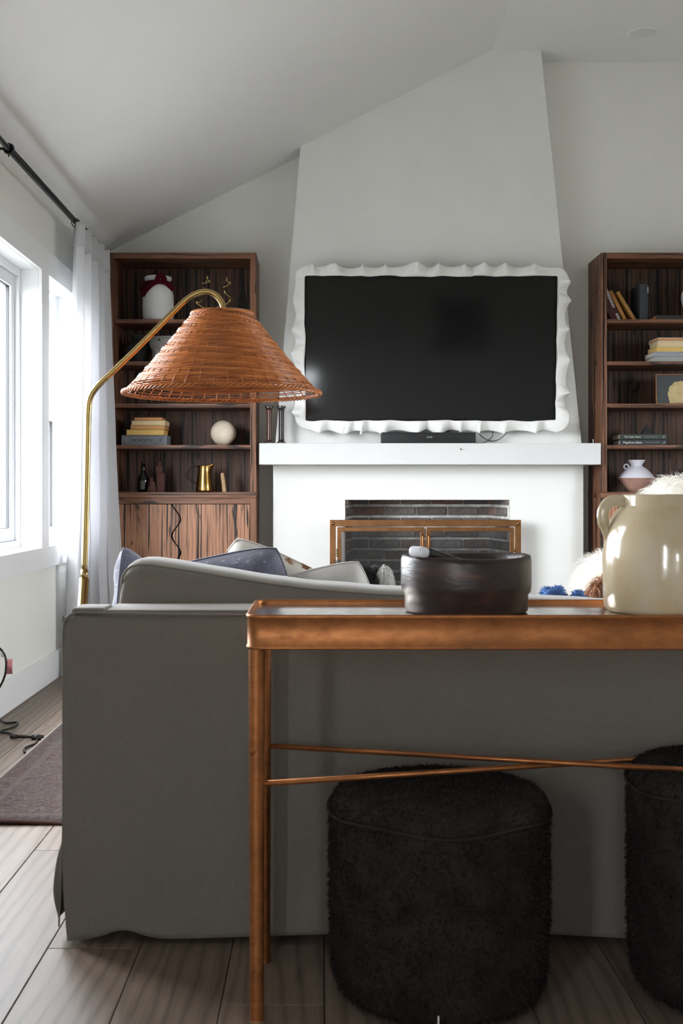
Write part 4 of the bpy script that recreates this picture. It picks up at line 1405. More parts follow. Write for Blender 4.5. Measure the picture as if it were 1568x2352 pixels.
b = MB(); b.rbox(SX0 + 0.138, SX1 - 0.138, 2.68, 3.44, 0.301, 0.475, 0.05, 5); shifted(b, SO).build('seat_cushion', M['sofa'], sofa)
tops = [(284, 1330), (288, 1306), (295, 1291), (308, 1281), (325, 1277), (350, 1277), (400, 1284), (460, 1293), (540, 1306), (620, 1318), (700, 1328), (780, 1335), (860, 1341), (935, 1344), (1100, 1352), (1240, 1362), (1390, 1372), (1568, 1374)]
TP = [Vector((at(x, y, 2.74).x, 2.76, at(x, y, 2.86).z)) for x, y in tops] + [Vector((1.25, 2.76, 0.73)), Vector((1.55, 2.76, 0.76)), Vector((1.60, 2.76, 0.74)), Vector((1.612, 2.76, 0.70))]


def cush_top(x):
    for p, q in zip(TP[:-1], TP[1:]):
        if p.x <= x <= q.x:
            t = (x - p.x) / (q.x - p.x)
            return p.z + (q.z - p.z) * t
    return TP[0].z if x < TP[0].x else TP[-1].z


cxs = sorted(set([p.x for p in TP] + [TP[0].x + (TP[-1].x - TP[0].x) * i / 90 for i in range(91)]))


def cush(u, v):
    i = min(int(round(u * (len(cxs) - 1))), len(cxs) - 1)
    x = cxs[i]; zt = cush_top(x) + 0.003 * noise.noise(Vector((x * 9, 0, 3)))
    zb = 0.478
    a = 2 * PI * v
    cz, hz, cy, hy = (zt + zb) / 2, (zt - zb) / 2, 2.80, 0.105
    e = 0.40
    sgn = lambda q: math.copysign(abs(q) ** e, q)
    yy = cy + hy * sgn(math.cos(a)); zz = cz + hz * sgn(math.sin(a))
    yy += 0.008 * noise.noise(Vector((x * 3, zz * 4, 5.0)))
    if math.cos(a) < -0.2:
        yy -= 0.018 * math.sin((zz - zb) / (zt - zb) * PI)
    return Vector((x, yy, zz))


b = MB()
nc = 48
b.grid(lambda u, v: cush(u, v), len(cxs), nc + 1)
b.f += [tuple(range(nc))[::-1], tuple((len(cxs) - 1) * (nc + 1) + j for j in range(nc))]; b.s += [False, False]; b.mi += [0, 0]
shifted(b, SO).build('back_cushion', M['sofa'], sofa)
b = MB()
b.tube([Vector((TP[0].x - 0.002, 2.702, z)) for z in (0.56, 0.64, 0.70)] + [Vector((x - 0.001, 2.702, cush_top(x) - 0.012)) for x in cxs[1:]], 0.0032, 8); shifted(b, SO).build('cushion_piping', M['sofa'], sofa)
for x, y in ((SX0 + 0.07, 2.56), (SX1 - 0.07, 2.56), (SX0 + 0.07, 3.34), (SX1 - 0.07, 3.34)):
    b = MB(); b.lathe([(0.018, 0.0), (0.024, 0.06)], 16, c=(x, y, 0)); shifted(b, SO).build('foot', plain('dark_foot', C(40, 36, 34), 0.6), sofa)


# ------------------------------------------------------------------ scatter cushions
def pillow(name, label, corner, side, y, w, h, roll, lean, mat, thick=0.15, seed=0, yaw=0.0, group='scatter cushions on the sofa'):
    """corner: pixel of the upper corner on the given side (-1 left, +1 right)"""
    Rm = Matrix.Rotation(roll, 3, 'Y') @ Matrix.Rotation(lean, 3, 'X') @ Matrix.Rotation(yaw, 3, 'Z')
    tip = at(corner[0], corner[1], y)
    cen = tip - Rm @ Vector((side * w / 2, 0, h / 2))
    t = thing(name, label, 'cushion', cen, group=group)
    t.rotation_mode = 'QUATERNION'
    t.rotation_quaternion = Rm.to_quaternion()
    b = MB(); n = 30
    for sg in (-1, 1):
        def f(u, v, sg=sg):
            p, q = 2 * u - 1, 2 * v - 1
            cq = 1 - 0.055 * (p * q) ** 4; x = w / 2 * p * cq * (1 + 0.02 * (1 - q * q)); z = h / 2 * q * cq * (1 + 0.02 * (1 - p * p))
            d = max(0.0, (1 - p ** 4) * (1 - q ** 4)) ** 0.5
            wr = 0.016 * noise.noise(Vector((p * 2.3 + seed, q * 2.3, sg * 2.0))) * d + 0.004 * noise.noise(Vector((p * 6 + seed, q * 6, 4)))
            return Vector((x, sg * (thick / 2 * d + wr * (d > 0.05)), z))
        b.grid(f, n, n)
    o = b.build('cushion_cover', mat, t)
    b = MB()
    e = []
    for s in range(4):
        for j in range(20):
            p = -1 + 2 * j / 20
            pq = [(p, -1), (1, p), (-p, 1), (-1, -p)][s]
            cq = 1 - 0.055 * (pq[0] * pq[1]) ** 4; e.append((w / 2 * pq[0] * cq * (1 + 0.02 * (1 - pq[1] ** 2)), 0, h / 2 * pq[1] * cq * (1 + 0.02 * (1 - pq[0] ** 2))))
    b.tube(e, 0.0030, 6, closed=True); b.build('seam', mat, t)
    return t


def slate_velvet():
    m, nt, bs = new_mat('slate_velvet')
    v = coords(nt)
    n1 = tex_noise(nt, v, 9, 4); n2 = tex_noise(nt, coords(nt, (1, 1, 3), rot=(0, 0.8, 0)), 70, 3, 0.6, 1.0)
    c1 = ramp(nt, n1, [(0.3, C(72, 72, 90)), (0.7, C(110, 110, 134))])
    nt.links.new(mix(nt, ramp(nt, n2, [(0.60, (0, 0, 0, 1)), (0.66, (0.6, 0.6, 0.6, 1))]), c1, C(178, 172, 176)), bs.inputs['Base Color'])
    bs.inputs['Roughness'].default_value = 0.85; bs.inputs['Sheen Weight'].default_value = 0.5
    bump(nt, bs, n2, 0.3, 0.001)
    return m


def spotted_linen():
    m, nt, bs = new_mat('spotted_linen')
    v = coords(nt)
    vo = N(nt, 'ShaderNodeTexVoronoi'); vo.inputs['Scale'].default_value = 17.0; vo.inputs['Randomness'].default_value = 0.8
    nz = N(nt, 'ShaderNodeTexNoise'); nz.inputs['Scale'].default_value = 18.0
    nt.links.new(v, nz.inputs['Vector'])
    nt.links.new(mix(nt, 0.06, v, nz.outputs['Color'], 'ADD'), vo.inputs['Vector'])
    msk = ramp(nt, vo.outputs['Distance'], [(0.36, (1, 1, 1, 1)), (0.41, (0, 0, 0, 1))])
    n2 = tex_noise(nt, v, 60, 3)
    spot = ramp(nt, n2, [(0.4, C(112, 78, 58)), (0.6, C(172, 136, 106))])
    nt.links.new(mix(nt, msk, C(214, 210, 200), spot), bs.inputs['Base Color'])
    bs.inputs['Roughness'].default_value = 0.95; bs.inputs['Specular IOR Level'].default_value = 0.1
    bump(nt, bs, tex_noise(nt, v, 300, 2), 0.2, 0.0006)
    return m


sv = slate_velvet()
pillow('scatter_cushion', 'slate-blue velvet cushion peeking out past the sofa end by the curtain', (281, 1249), -1, 2.98, 0.30, 0.32, 0.0, -0.42, sv, 0.075, seed=1, yaw=1.30)
pillow('scatter_cushion', 'slate-blue velvet cushion with pale stitching in front of the spotted one', (640, 1250), 1, 3.02, 0.36, 0.36, -0.21, 0.22, sv, 0.19, seed=5)
pillow('scatter_cushion', 'cream cushion with brown spots, its corner pointing up', (540, 1224), -1, 3.20, 0.46, 0.46, 0.46, 0.2, spotted_linen(), 0.13, seed=9)
pillow('scatter_cushion', 'plain pale grey linen cushion beside the black and white dog', (829, 1281), 1, 3.02, 0.38, 0.38, -0.27, 0.25, fabric('pale_grey_linen', C(206, 203, 200), 0.04, 600), seed=14)


# ------------------------------------------------------------------ dogs
def skin_mesh(name, nodes, edges, root=0, sub=2):
    """nodes: (x, y, z, r) joints, skinned into one continuous body"""
    me = bpy.data.meshes.new(name + '_skeleton')
    me.from_pydata([n[:3] for n in nodes], edges, [])
    o = bpy.data.objects.new(name + '_skeleton', me); COL.objects.link(o)
    o.modifiers.new('skin', 'SKIN')
    sv_ = me.skin_vertices[0].data
    for i, n in enumerate(nodes):
        sv_[i].radius = (n[3], n[3]) if len(n) < 5 else (n[3], n[4])
        sv_[i].use_root = (i == root)
    ss = o.modifiers.new('sub', 'SUBSURF'); ss.levels = ss.render_levels = sub
    dg = bpy.context.evaluated_depsgraph_get()
    out = bpy.data.meshes.new_from_object(o.evaluated_get(dg))
    bpy.data.objects.remove(o, do_unlink=True)
    out.name = name
    for p in out.polygons:
        p.use_smooth = True
    return out


def dog(name, label, loc, nodes, edges, mats, coat, fur_kw, n_fur, extra=None):
    t = thing(name, label, 'dog', loc)
    me = skin_mesh('body', nodes, edges)
    me.materials.clear()
    for m in mats: me.materials.append(m)
    for p in me.polygons:
        p.material_index = coat(p.center)
    bo = bpy.data.objects.new('body', me); link(bo, t)
    v, tr = mesh_arrays(bo)
    pts, nr = sample_surface(v, tr, n_fur, RNG)
    fur('coat', pts, nr, parent=t, mats=mats, rng=RNG, mi_fn=lambda p: coat(p), **fur_kw)
    return t, v, tr


M['fur_black'] = plain('black_dog_fur', C(30, 30, 34), 0.6, var=0.2)
M['fur_white'] = plain('white_dog_fur', C(238, 236, 232), 0.8)
M['fur_red'] = plain('chestnut_dog_fur', C(178, 118, 78), 0.7, var=0.25, scale=30)
M['fur_cream'] = plain('cream_dog_fur', C(226, 200, 172), 0.8, var=0.1, scale=30)
SEAT = 0.475
# black and white: standing on the seat, head down to the cushions, tail to the right
D1 = Vector((0.0, 3.27, SEAT))
nd = [(0.118, 0, 0.258, 0.066), (0.080, 0, 0.245, 0.068), (0.01, 0.01, 0.150, 0.060), (-0.07, 0.02, 0.100, 0.058), (-0.13, 0.02, 0.10, 0.042), (-0.175, 0.0, 0.10, 0.048), (-0.215, -0.01, 0.085, 0.030), (-0.245, -0.012, 0.078, 0.019),
      # hind legs
      (0.115, -0.04, 0.165, 0.042), (0.10, -0.045, 0.11, 0.026), (0.135, -0.045, 0.06, 0.017), (0.125, -0.047, 0.016, 0.018),
      (0.115, 0.045, 0.165, 0.042), (0.10, 0.05, 0.11, 0.026), (0.135, 0.05, 0.06, 0.017), (0.125, 0.05, 0.016, 0.018),
      # front legs
      (-0.09, -0.045, 0.06, 0.030), (-0.06, -0.06, 0.022, 0.018), (-0.15, -0.06, 0.016, 0.017),
      (-0.09, 0.075, 0.06, 0.030), (-0.06, 0.085, 0.022, 0.018), (-0.15, 0.085, 0.016, 0.017),
      # tail, ears
      (0.140, -0.005, 0.262, 0.020), (0.160, -0.02, 0.276, 0.011), (0.175, -0.03, 0.262, 0.009), (0.177, -0.03, 0.242, 0.006),
      (-0.165, -0.05, 0.112, 0.016), (-0.165, -0.065, 0.075, 0.012), (-0.165, 0.052, 0.112, 0.016), (-0.165, 0.066, 0.075, 0.012)]
ed = [(0, 1), (1, 2), (2, 3), (3, 4), (4, 5), (5, 6), (6, 7), (0, 8), (8, 9), (9, 10), (10, 11), (0, 12), (12, 13), (13, 14), (14, 15), (3, 16), (16, 17), (17, 18), (3, 19), (19, 20), (20, 21), (0, 22), (22, 23), (23, 24), (24, 25), (5, 26), (26, 27), (5, 28), (28, 29)]


def coat1(p):
    x, y, z = p[0], p[1], p[2]
    if x > 0.164: return 1                                   # plume
    if z < 0.10: return 1                                    # socks
    if x > 0.105 and y < -0.03 and z < 0.15: return 1
    if x < -0.2 : return 1                                   # muzzle
    if -0.13 < x < -0.06 and z < 0.2: return 1
    return 0


d1, v1, t1 = dog('dog', 'black and white dog with a fluffy white tail tip, behind the grey cushion', D1, nd, ed, [M['fur_black'], M['fur_white']], coat1, dict(length=0.017, width=0.0008, droop=0.4, jit=0.35, flow=(0.3, 0, -0.3)), 9000)
tp = np.array([[0.172, -0.03, 0.270], [0.177, -0.03, 0.258], [0.179, -0.03, 0.243]])
idx = RNG.integers(0, 3, 2600)
dirs = RNG.normal(0, 1, (2600, 3)); dirs /= np.linalg.norm(dirs, axis=1)[:, None]
fur('tail_plume', tp[idx] + dirs * 0.006, dirs, 0.017, 0.0011, M['fur_white'], d1, RNG, droop=0.75, jit=0.25)
for nm, pos, r in (('nose', (-0.262, -0.012, 0.082), 0.009), ('eye', (-0.205, -0.035, 0.108), 0.006), ('eye', (-0.205, 0.016, 0.108), 0.006)):
    bm_ = bmesh.new(); bmesh.ops.create_uvsphere(bm_, u_segments=12, v_segments=8, radius=r)
    b = MB(); b.add([v.co + Vector(pos) for v in bm_.verts], [[v.index for v in f.verts] for f in bm_.faces], True); bm_.free()
    b.build(nm, M['black_plastic'], d1)

# chestnut dog: sitting up on the blue throw, head turned to the camera
D2 = Vector((0.825, 3.22, SEAT + 0.012))
nd2 = [(0.10, 0.06, 0.075, 0.075), (0.06, 0.05, 0.13, 0.078), (0.02, 0.03, 0.185, 0.066), (0.0, 0.01, 0.225, 0.046), (-0.01, -0.015, 0.245, 0.050), (-0.02, -0.075, 0.232, 0.028), (-0.022, -0.10, 0.226, 0.018),
       (-0.02, -0.01, 0.12, 0.030), (-0.035, -0.04, 0.055, 0.019), (-0.045, -0.06, 0.018, 0.020),
       (0.06, -0.03, 0.12, 0.030), (0.055, -0.06, 0.055, 0.019), (0.055, -0.08, 0.018, 0.020),
       (0.06, -0.04, 0.05, 0.045), (0.02, -0.10, 0.022, 0.022), (0.17, 0.02, 0.05, 0.045), (0.15, -0.06, 0.022, 0.022),
       (0.17, 0.12, 0.04, 0.022), (0.24, 0.14, 0.03, 0.014),
       (-0.062, -0.010, 0.250, 0.018), (-0.088, -0.02, 0.215, 0.018), (-0.092, -0.028, 0.175, 0.014),
       (0.045, -0.010, 0.250, 0.018), (0.070, -0.02, 0.215, 0.018), (0.074, -0.028, 0.175, 0.014)]
ed2 = [(0, 1), (1, 2), (2, 3), (3, 4), (4, 5), (5, 6), (2, 7), (7, 8), (8, 9), (2, 10), (10, 11), (11, 12), (0, 13), (13, 14), (0, 15), (15, 16), (0, 17), (17, 18), (4, 19), (19, 20), (20, 21), (4, 22), (22, 23), (23, 24)]


def coat2(p):
    if p[1] < -0.05 and abs(p[0] + 0.015) < 0.03 and p[2] > 0.2: return 1    # blaze
    if p[2] < 0.10 and p[1] < -0.02: return 1                                 # paws
    if p[0] < 0.03 and p[1] < 0.0 and p[2] < 0.17 and p[0] > -0.06: return 1  # chest
    return 0


d2, v2, t2 = dog('dog', 'chestnut and cream wavy-eared dog half hidden by the stoneware crock', D2, nd2, ed2, [M['fur_red'], M['fur_cream']], coat2, dict(length=0.022, width=0.0011, droop=0.6, jit=0.35, flow=(0, 0, -0.4), clump=0.02), 9000)
ear = np.array([[-0.062, -0.02, 0.262], [-0.080, -0.026, 0.24], [-0.092, -0.032, 0.215], [-0.098, -0.034, 0.19], [-0.045, -0.03, 0.272]])
idx = RNG.integers(0, 5, 2200)
dirs = RNG.normal(0, 1, (2200, 3)); dirs /= np.linalg.norm(dirs, axis=1)[:, None]
fur('ear_fringe', ear[idx] + dirs * 0.014, dirs * 0.6 + np.array([-0.3, -0.3, -0.6]), 0.055, 0.0013, [M['fur_red'], M['fur_cream']], d2, RNG, droop=0.9, jit=0.2, clump=0.014, wavy=0.12, segs=4, mi_fn=lambda p: int((p[0] * 913 + p[2] * 517) % 1.0 > 0.72))
for nm, pos, r in (('nose', (-0.022, -0.117, 0.228), 0.009), ('eye', (-0.047, -0.055, 0.258), 0.007), ('eye', (0.006, -0.058, 0.258), 0.007)):
    bm_ = bmesh.new(); bmesh.ops.create_uvsphere(bm_, u_segments=12, v_segments=8, radius=r)
    b = MB(); b.add([v.co + Vector(pos) for v in bm_.verts], [[v.index for v in f.verts] for f in bm_.faces], True); bm_.free()
    b.build(nm, M['black_plastic'], d2)

d2.scale = (0.92, 0.92, 0.88)

# blue plush throw rumpled along the seat
thr = thing('throw_blanket', 'rumpled blue plush throw on the sofa beside the chestnut dog', 'blanket', (0.62, 3.12, SEAT))


def throwpt(u, v):
    x = -0.10 + 0.26 * u; y = -0.10 + 0.20 * v
    r = math.exp(-(((x + 0.008) / 0.055) ** 4 + ((y + 0.0) / 0.07) ** 4)) * 0.222
    r2 = math.exp(-(((x - 0.052) / 0.030) ** 4 + ((y + 0.03) / 0.05) ** 4)) * 0.218
    z = 0.012 + max(r, r2) + 0.012 * noise.noise(Vector((x * 30, y * 30, 0)))
    return Vector((x, y, max(0.004, z)))


M['blue_plush'] = plain('blue_plush', C(74, 112, 170), 0.9, var=0.25, scale=60)
b = MB(); b.grid(throwpt, 60, 50); o = b.build('cloth', M['blue_plush'], thr, fix=False); solidify(o, 0.008, -1)
v, tr = mesh_arrays(o)
pts, nr = sample_surface(v, tr, 14000, RNG)
fur('pile', pts, nr, 0.009, 0.0008, M['blue_plush'], thr, RNG, droop=0.2, jit=0.6)

# ------------------------------------------------------------------ shaggy white armchair
AC = Vector((1.86, 5.4, 0))
ac = thing('shaggy_armchair', 'white long-haired sheepskin armchair in front of the bookcase', 'armchair', AC)
b = MB()
b.rbox(-0.62, -0.38, -0.38, 0.38, 0.16, 0.665, 0.11, 5); b.rbox(0.38, 0.62, -0.38, 0.38, 0.16, 0.665, 0.11, 5)
b.rbox(-0.42, 0.42, -0.40, 0.36, 0.16, 0.44, 0.10, 5); b.rbox(-0.285, 0.50, 0.18, 0.42, 0.30, 1.035, 0.115, 5)
ub = b.build('upholstery', plain('sheepskin_base', C(228, 222, 210), 0.95), ac)
v, tr = mesh_arrays(ub)
pts, nr = sample_surface(v, tr, 52000, RNG)
fur('fleece', pts, nr, 0.075, 0.0011, plain('sheepskin_wool', C(240, 236, 228), 0.85, var=0.05, scale=5), ac, RNG, droop=0.7, jit=0.45, clump=0.045, segs=3)
for x in (-0.5, 0.5):
    for y in (-0.3, 0.3):
        b = MB(); b.lathe([(0.014, 0), (0.022, 0.2)], 16, c=(x, y, 0)); b.build('leg', M['oak_v'], ac)

# ------------------------------------------------------------------ console table
TZ = 0.738
TX0, TX1, TY0, TY1 = -0.1385, 0.93, 2.115, 2.425
TO = Vector(((TX0 + TX1) / 2, (TY0 + TY1) / 2, 0))
con = thing('console_table', 'copper-toned metal console table with a tray top behind the sofa', 'table', TO)


def copper():
    m, nt, bs = new_mat('antiqued_copper')
    v = coords(nt, (1, 1, 2))
    n1 = tex_noise(nt, v, 9, 4, 0.55, 0.4); n2 = tex_noise(nt, v, 40, 4)
    c = ramp(nt, n1, [(0.28, C(146, 94, 58)), (0.5, C(174, 112, 68)), (0.72, C(186, 122, 76))])
    nt.links.new(mix(nt, 0.5, c, ramp(nt, n2, [(0.35, (0.7, 0.66, 0.62, 1)), (0.6, (1, 1, 1, 1))]), 'MULTIPLY'), bs.inputs['Base Color'])
    bs.inputs['Metallic'].default_value = 0.85
    nt.links.new(ramp(nt, n2, [(0.3, (0.52,) * 3 + (1,)), (0.7, (0.38,) * 3 + (1,))]), bs.inputs['Roughness'])
    bump(nt, bs, n2, 0.12, 0.001)
    return m


M['copper'] = copper()


def rrect(inset, r0=0.030, n=8):
    out = []
    hx, hy = (TX1 - TX0) / 2 - inset, (TY1 - TY0) / 2 - inset
    r = max(0.004, r0 - inset)
    for cx_, cy_, a0 in ((hx - r, hy - r, 0), (-hx + r, hy - r, PI / 2), (-hx + r, -hy + r, PI), (hx - r, -hy + r, 1.5 * PI)):
        for j in range(n + 1):
            a = a0 + PI / 2 * j / n
            out.append((cx_ + r * math.cos(a), cy_ + r * math.sin(a)))
    return out


prof = [(0.006, 0.676), (0.0, 0.676), (0.0, 0.680), (0.002, 0.682), (0.002, 0.730), (0.0, 0.733), (0.0, 0.737), (0.0015, 0.7385), (0.0055, 0.7385), (0.007, 0.737), (0.007, 0.728)]
loops = [rrect(i) for i, _ in prof]
nl = len(loops[0])
b = MB()
vs = [(x, y, prof[k][1]) for k in range(len(prof)) for x, y in loops[k]]
fs_ = [(k * nl + j, k * nl + (j + 1) % nl, (k + 1) * nl + (j + 1) % nl, (k + 1) * nl + j) for k in range(len(prof) - 1) for j in range(nl)]
b.add(vs, fs_, True); b.build('rim', M['copper'], con)
m_tray, nt, bs = new_mat('worn_tray_metal')
n1 = tex_noise(nt, coords(nt, (2, 1, 1)), 9, 5, 0.6, 0.8)
nt.links.new(ramp(nt, n1, [(0.3, C(160, 144, 128)), (0.7, C(196, 186, 176))]), bs.inputs['Base Color'])
bs.inputs['Metallic'].default_value = 0.8
nt.links.new(ramp(nt, n1, [(0.3, (0.15,) * 3 + (1,)), (0.7, (0.08,) * 3 + (1,))]), bs.inputs['Roughness'])
b = MB(); lo = rrect(0.0065)
b.add([(x, y, 0.730) for x, y in lo] + [(x, y, 0.722) for x, y in lo], [tuple(range(nl)), tuple(range(2 * nl - 1, nl - 1, -1))] + [(j, j + nl, (j + 1) % nl + nl, (j + 1) % nl) for j in range(nl)]); b.build('tray', m_tray, con)
LX0, LX1, LYF, LYR = -0.119 - TO.x, 0.91 - TO.x, 2.137 - TO.y, 2.403 - TO.y
dent = random.Random(5)
for lx, ly in ((LX0, LYF), (LX0, LYR), (LX1, LYF), (LX1, LYR)):
    dz = [(0.03 + 0.051 * q + dent.uniform(-.012, .012), PI * 1.05 + dent.uniform(-0.6, 0.9)) for q in range(11)]
    def legpt(u, v, lx=lx, ly=ly, dz=dz):
        z = 0.678 * v; a = 2 * PI * u
        r = 0.0128 + 0.0020 * v
        for zc, ac_ in dz:
            da = (a - ac_ + PI) % (2 * PI) - PI
            q = (z - zc - da * 0.010)
            r -= 0.0022 * math.exp(-(q / 0.0022) ** 2) * math.exp(-(da / 0.55) ** 2)
        return Vector((lx + r * math.cos(a), ly + r * math.sin(a), z))
    b = MB(); b.grid(legpt, 28, 240, wrap=True); b.f.append(tuple(j * 240 for j in range(28))); b.s.append(False); b.mi.append(0)
    b.build('leg', M['copper'], con, fix=False)
b = MB(); b.tube([(LX0 + 0.012, LYF, 0.430), (LX1 - 0.012, LYR, 0.430)], 0.0054, 12); b.build('stretcher', M['copper'], con)
b = MB(); b.tube([(LX0 + 0.012, LYR, 0.441), (LX1 - 0.012, LYF, 0.441)], 0.0054, 12); b.build('stretcher', M['copper'], con)

# dark sheepskin drum stools under the console
M['dark_wool'] = plain('dark_brown_wool', C(40, 35, 33), 0.9, var=0.35, scale=18, spec=0.15)


def stool(label, cx_, cy_, r, h):
    t = thing('drum_stool', label, 'stool', (cx_, cy_, 0), group='dark sheepskin stools')
    prof = [(0.0, 0.012), (r * 0.86, 0.012), (r * 0.95, 0.03), (r * 0.985, 0.07), (r, 0.16), (r, h - 0.05), (r * 0.985, h - 0.022), (r * 0.94, h - 0.005), (r * 0.85, h), (r * 0.4, h + 0.004), (0.0, h + 0.005)]
    b = MB(); b.lathe(prof, 64, caps=False)
    bo = b.build('drum', M['dark_wool'], t)
    v, tr = mesh_arrays(bo)
    pts, nr = sample_surface(v, tr, 34000, RNG)
    fur('fleece', pts, nr, 0.009, 0.0013, M['dark_wool'], t, RNG, droop=0.4, jit=0.8, clump=0.016, segs=2)
    b = MB(); b.tube([Vector(((r + 0.004) * math.cos(a), (r + 0.004) * math.sin(a), h - 0.035 + 0.004 * math.sin(a * 5))) for a in [2 * PI * j / 72 for j in range(72)]], 0.0035, 8, closed=True); b.build('seam_welt', M['dark_wool'], t)
    q = -PI / 2 - 0.1
    b = MB(); b.tube([((r + 0.022) * math.cos(q), (r + 0.022) * math.sin(q), 0.006), ((r + 0.024) * math.cos(q), (r + 0.024) * math.sin(q), 0.055)], 0.0016, 6); b.build('loose_thread', M['white_ceramic'], t)
    return t


stool('dark brown sheepskin drum stool standing fully in view under the console', 0.2235, 2.26, 0.208, 0.392)
stool('dark brown sheepskin drum stool cut off by the picture edge under the console', 0.80, 2.255, 0.208, 0.437)

# ------------------------------------------------------------------ things on the console
TRAY = 0.730
wb = thing('wooden_bowl', 'dark carved wooden bowl holding remotes on the console tray', 'bowl', ((1070 - 740) * 2.27 / F_PX, 2.27, TRAY))
m_dw, nt, bs = new_mat('dark_carved_wood')
v_ = coords(nt, (1, 1, 2.5)); n1 = tex_noise(nt, v_, 9, 5, 0.6, 1.0); n2 = tex_noise(nt, v_, 60, 3)
nt.links.new(ramp(nt, n1, [(0.3, C(34, 26, 27)), (0.55, C(52, 38, 36)), (0.75, C(84, 54, 42))]), bs.inputs['Base Color'])
bs.inputs['Roughness'].default_value = 0.38
bump(nt, bs, n1, 0.4, 0.006)
bprof = [(0.0, 0.0), (0.112, 0.0), (0.1172, 0.004), (0.1180, 0.034), (0.1228, 0.040), (0.1245, 0.055), (0.1245, 0.098), (0.1225, 0.1065), (0.116, 0.1085), (0.109, 0.106), (0.108, 0.09), (0.104, 0.03), (0.09, 0.02), (0.0, 0.018)]


def bowlpt(u, v):
    a = 2 * PI * u
    r, z = bprof[int(round(v * (len(bprof) - 1)))]
    r *= 1 + 0.012 * math.sin(2 * a + 0.6) + 0.006 * noise.noise(Vector((math.cos(a) * 2.5, math.sin(a) * 2.5, z * 20)))
    z += 0.0022 * math.sin(a * 2 + 1.0) * (z > 0.09)
    return Vector((r * math.cos(a), r * math.sin(a), z))


b = MB(); b.grid(bowlpt, 72, len(bprof), wrap=True); b.build('body', m_dw, wb)
for lab, A, B, wd, tc in (('black remote with a pale glossy tip leaning out of the bowl', at(957, 1266, 2.19), at(1100, 1312, 2.30), 0.040, 0.022), ('slim black remote lying deeper inside the wooden bowl', at(1000, 1278, 2.33), at(1110, 1318, 2.26), 0.036, 0.016)):
    dvec = (B - A); Ln = dvec.length; xax = dvec.normalized(); yax = Vector((0, 0, 1)).cross(xax).normalized(); zax = xax.cross(yax)
    t = thing('remote_control', lab, 'remote', A)
    t.rotation_mode = 'QUATERNION'; t.rotation_quaternion = Matrix((xax, yax, zax)).transposed().to_quaternion()
    b = MB(); b.rbox(0.012, Ln, -wd / 2, wd / 2, -tc / 2, tc / 2, 0.006, 3); b.build('body', plain('remote_black', C(18, 18, 22), 0.2), t)
    b = MB(); b.rbox(-0.006, 0.020, -wd / 2 + 0.001, wd / 2 - 0.001, -tc / 2 + 0.001, tc / 2 - 0.001, 0.008, 4); b.build('tip', plain('remote_tip', C(236, 238, 246), 0.15) if wd > 0.038 else plain('remote_tip_dark', C(30, 30, 36), 0.15), t)
    for q in range(5):
        b = MB(); b.lathe([(0.0045, tc / 2 - 0.001), (0.0045, tc / 2 + 0.0012), (0.003, tc / 2 + 0.0018)], 12, c=(0.04 + q * 0.018, 0, 0)); b.build('button', plain('remote_button', C(60, 62, 72), 0.3), t)

cr = thing('stoneware_crock', 'glazed tan stoneware crock with a looped handle on the console tray', 'crock', ((1546 - 740) * 2.27 / F_PX, 2.27, TRAY))
m_gl, nt, bs = new_mat('salt_glaze')
n1 = tex_noise(nt, coords(nt, (1, 1, 0.6)), 7, 4); n2 = tex_noise(nt, coords(nt), 140, 2)
nt.links.new(mix(nt, 0.08, ramp(nt, n1, [(0.3, C(184, 164, 128)), (0.5, C(200, 184, 156)), (0.72, C(212, 202, 186))]), ramp(nt, n2, [(0.3, C(150, 130, 100)), (0.7, C(200, 186, 164))])), bs.inputs['Base Color'])
bs.inputs['Roughness'].default_value = 0.16; bs.inputs['Coat Weight'].default_value = 0.5; bs.inputs['Coat Roughness'].default_value = 0.05
bump(nt, bs, tex_noise(nt, coords(nt, (1, 1, 3)), 9, 2), 0.12, 0.006)
cprof = [(0.0, 0.0), (0.120, 0.0), (0.127, 0.003), (0.131, 0.011), (0.133, 0.04), (0.1335, 0.106), (0.1295, 0.145), (0.122, 0.168), (0.112, 0.188), (0.101, 0.200), (0.098, 0.206), (0.098, 0.222), (0.0965, 0.2255), (0.092, 0.2255), (0.089, 0.22), (0.089, 0.20), (0.12, 0.15), (0.122, 0.02), (0.0, 0.015)]
b = MB(); b.lathe(cprof, 80, caps=False); o = b.build('body', m_gl, cr)
kc = 2.27 / F_PX


def cpt(px, py): return Vector(((px - 1546) * kc, 0, EYE - TRAY + (1130 - py) * kc))


b = MB(); b.tube(smooth_path([cpt(1438, 1158), cpt(1424, 1151), cpt(1406, 1151), cpt(1391, 1161), cpt(1384, 1180), cpt(1386, 1203), cpt(1393, 1226), cpt(1401, 1246)], 8), [0.0085] * 40 + [0.008, 0.0075, 0.007] + [0.006] * 14, 14, flat=1.35); b.build('handle', m_gl, cr)

# ------------------------------------------------------------------ cord by the window wall
pc = thing('power_cord', 'black power cord with a pink tag trailing over the floor by the window', 'cord', (-1.25, 4.7, 0))
PO = Vector((-1.25, 4.7, 0))


def fl(px, py, h=0.006):
    y = (EYE - h) * F_PX / (py - 1130)
    p = at(px, py, y) - PO
    return p


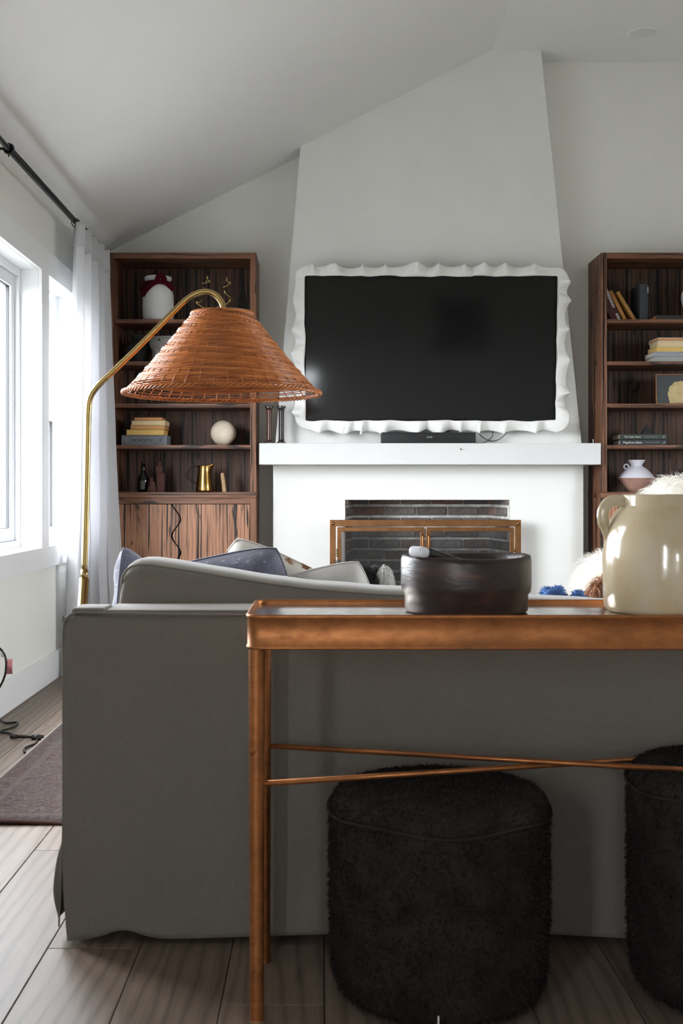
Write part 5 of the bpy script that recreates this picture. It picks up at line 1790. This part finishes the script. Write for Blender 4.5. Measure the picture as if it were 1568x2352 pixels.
b = MB()
b.tube(smooth_path([fl(-60, 1650), fl(-8, 1650), fl(14, 1660), fl(40, 1659), fl(30, 1670), fl(0, 1680), fl(22, 1684), fl(38, 1690)], 8), 0.0045, 8)
b.tube(smooth_path([fl(86, 1695), fl(80, 1708), fl(60, 1716), fl(55, 1722), fl(57, 1728)], 8), 0.0042, 8)
hang = lambda px, py: at(px, py, 4.72) - PO
b.tube(smooth_path([hang(-40, 1478), hang(-10, 1484), hang(6, 1496), hang(13, 1512), hang(14, 1530), hang(11, 1552), hang(-2, 1580), hang(-25, 1610), fl(-60, 1650)], 8), 0.0045, 8)
b.build('cord', M['black_plastic'], pc)
b = MB()
q0, q1 = fl(24, 1692, 0.012), fl(100, 1692, 0.012)
b.tube([q0, q0.lerp(q1, 0.2)], 0.009, 10); b.tube([q0.lerp(q1, 0.2), q1], 0.007, 10); b.tube([q0.lerp(q1, 0.65) - Vector((0, 0.0, 0.004)), q0.lerp(q1, 0.9) - Vector((0, 0, 0.004))], 0.012, 10)
b.build('inline_switch', plain('black_switch', C(28, 20, 18), 0.5), pc)
b = MB(); pa = hang(12, 1514); b.grid(lambda u, v: pa + Vector((0.001 + 0.028 * u, 0.004 * math.sin(u * 3), -0.060 * v)), 6, 2); o = b.build('paper_tag', plain('pink_tag', C(198, 128, 132), 0.8, var=0.15, scale=60), pc); solidify(o, 0.0006)
b = MB(); pa2 = hang(2, 1494); b.grid(lambda u, v: pa2 + Vector((0.018 * u - 0.004 + 0.006 * v, -0.002, -0.026 * v)), 4, 2); o = b.build('white_label', plain('white_tag', C(214, 214, 214), 0.8, var=0.2, scale=90), pc); solidify(o, 0.0006)

# framed picture on the wall behind the camera, seen mirrored in the television
pf = thing('framed_picture', 'dark framed picture seen only as a faint mirror image in the television', 'picture', (1.95, WALL_F, 1.75))
b = MB()
for a in ((-0.36, 0.36, 0.0, 0.05), (-0.36, 0.36, 0.72, 0.77), (-0.36, -0.31, 0.05, 0.72), (0.31, 0.36, 0.05, 0.72)):
    b.box(a[0], a[1], 0.002, 0.03, a[2], a[3])
b.build('frame', M['black_metal'], pf)
b = MB(); b.box(-0.31, 0.31, 0.002, 0.012, 0.05, 0.72); b.build('mat_board', plain('grey_mount', C(120, 116, 110), 0.8), pf)
b = MB(); b.box(-0.2, 0.2, 0.012, 0.014, 0.17, 0.6); b.build('print', plain('dark_print', C(50, 48, 46), 0.8, var=0.3, scale=12), pf)
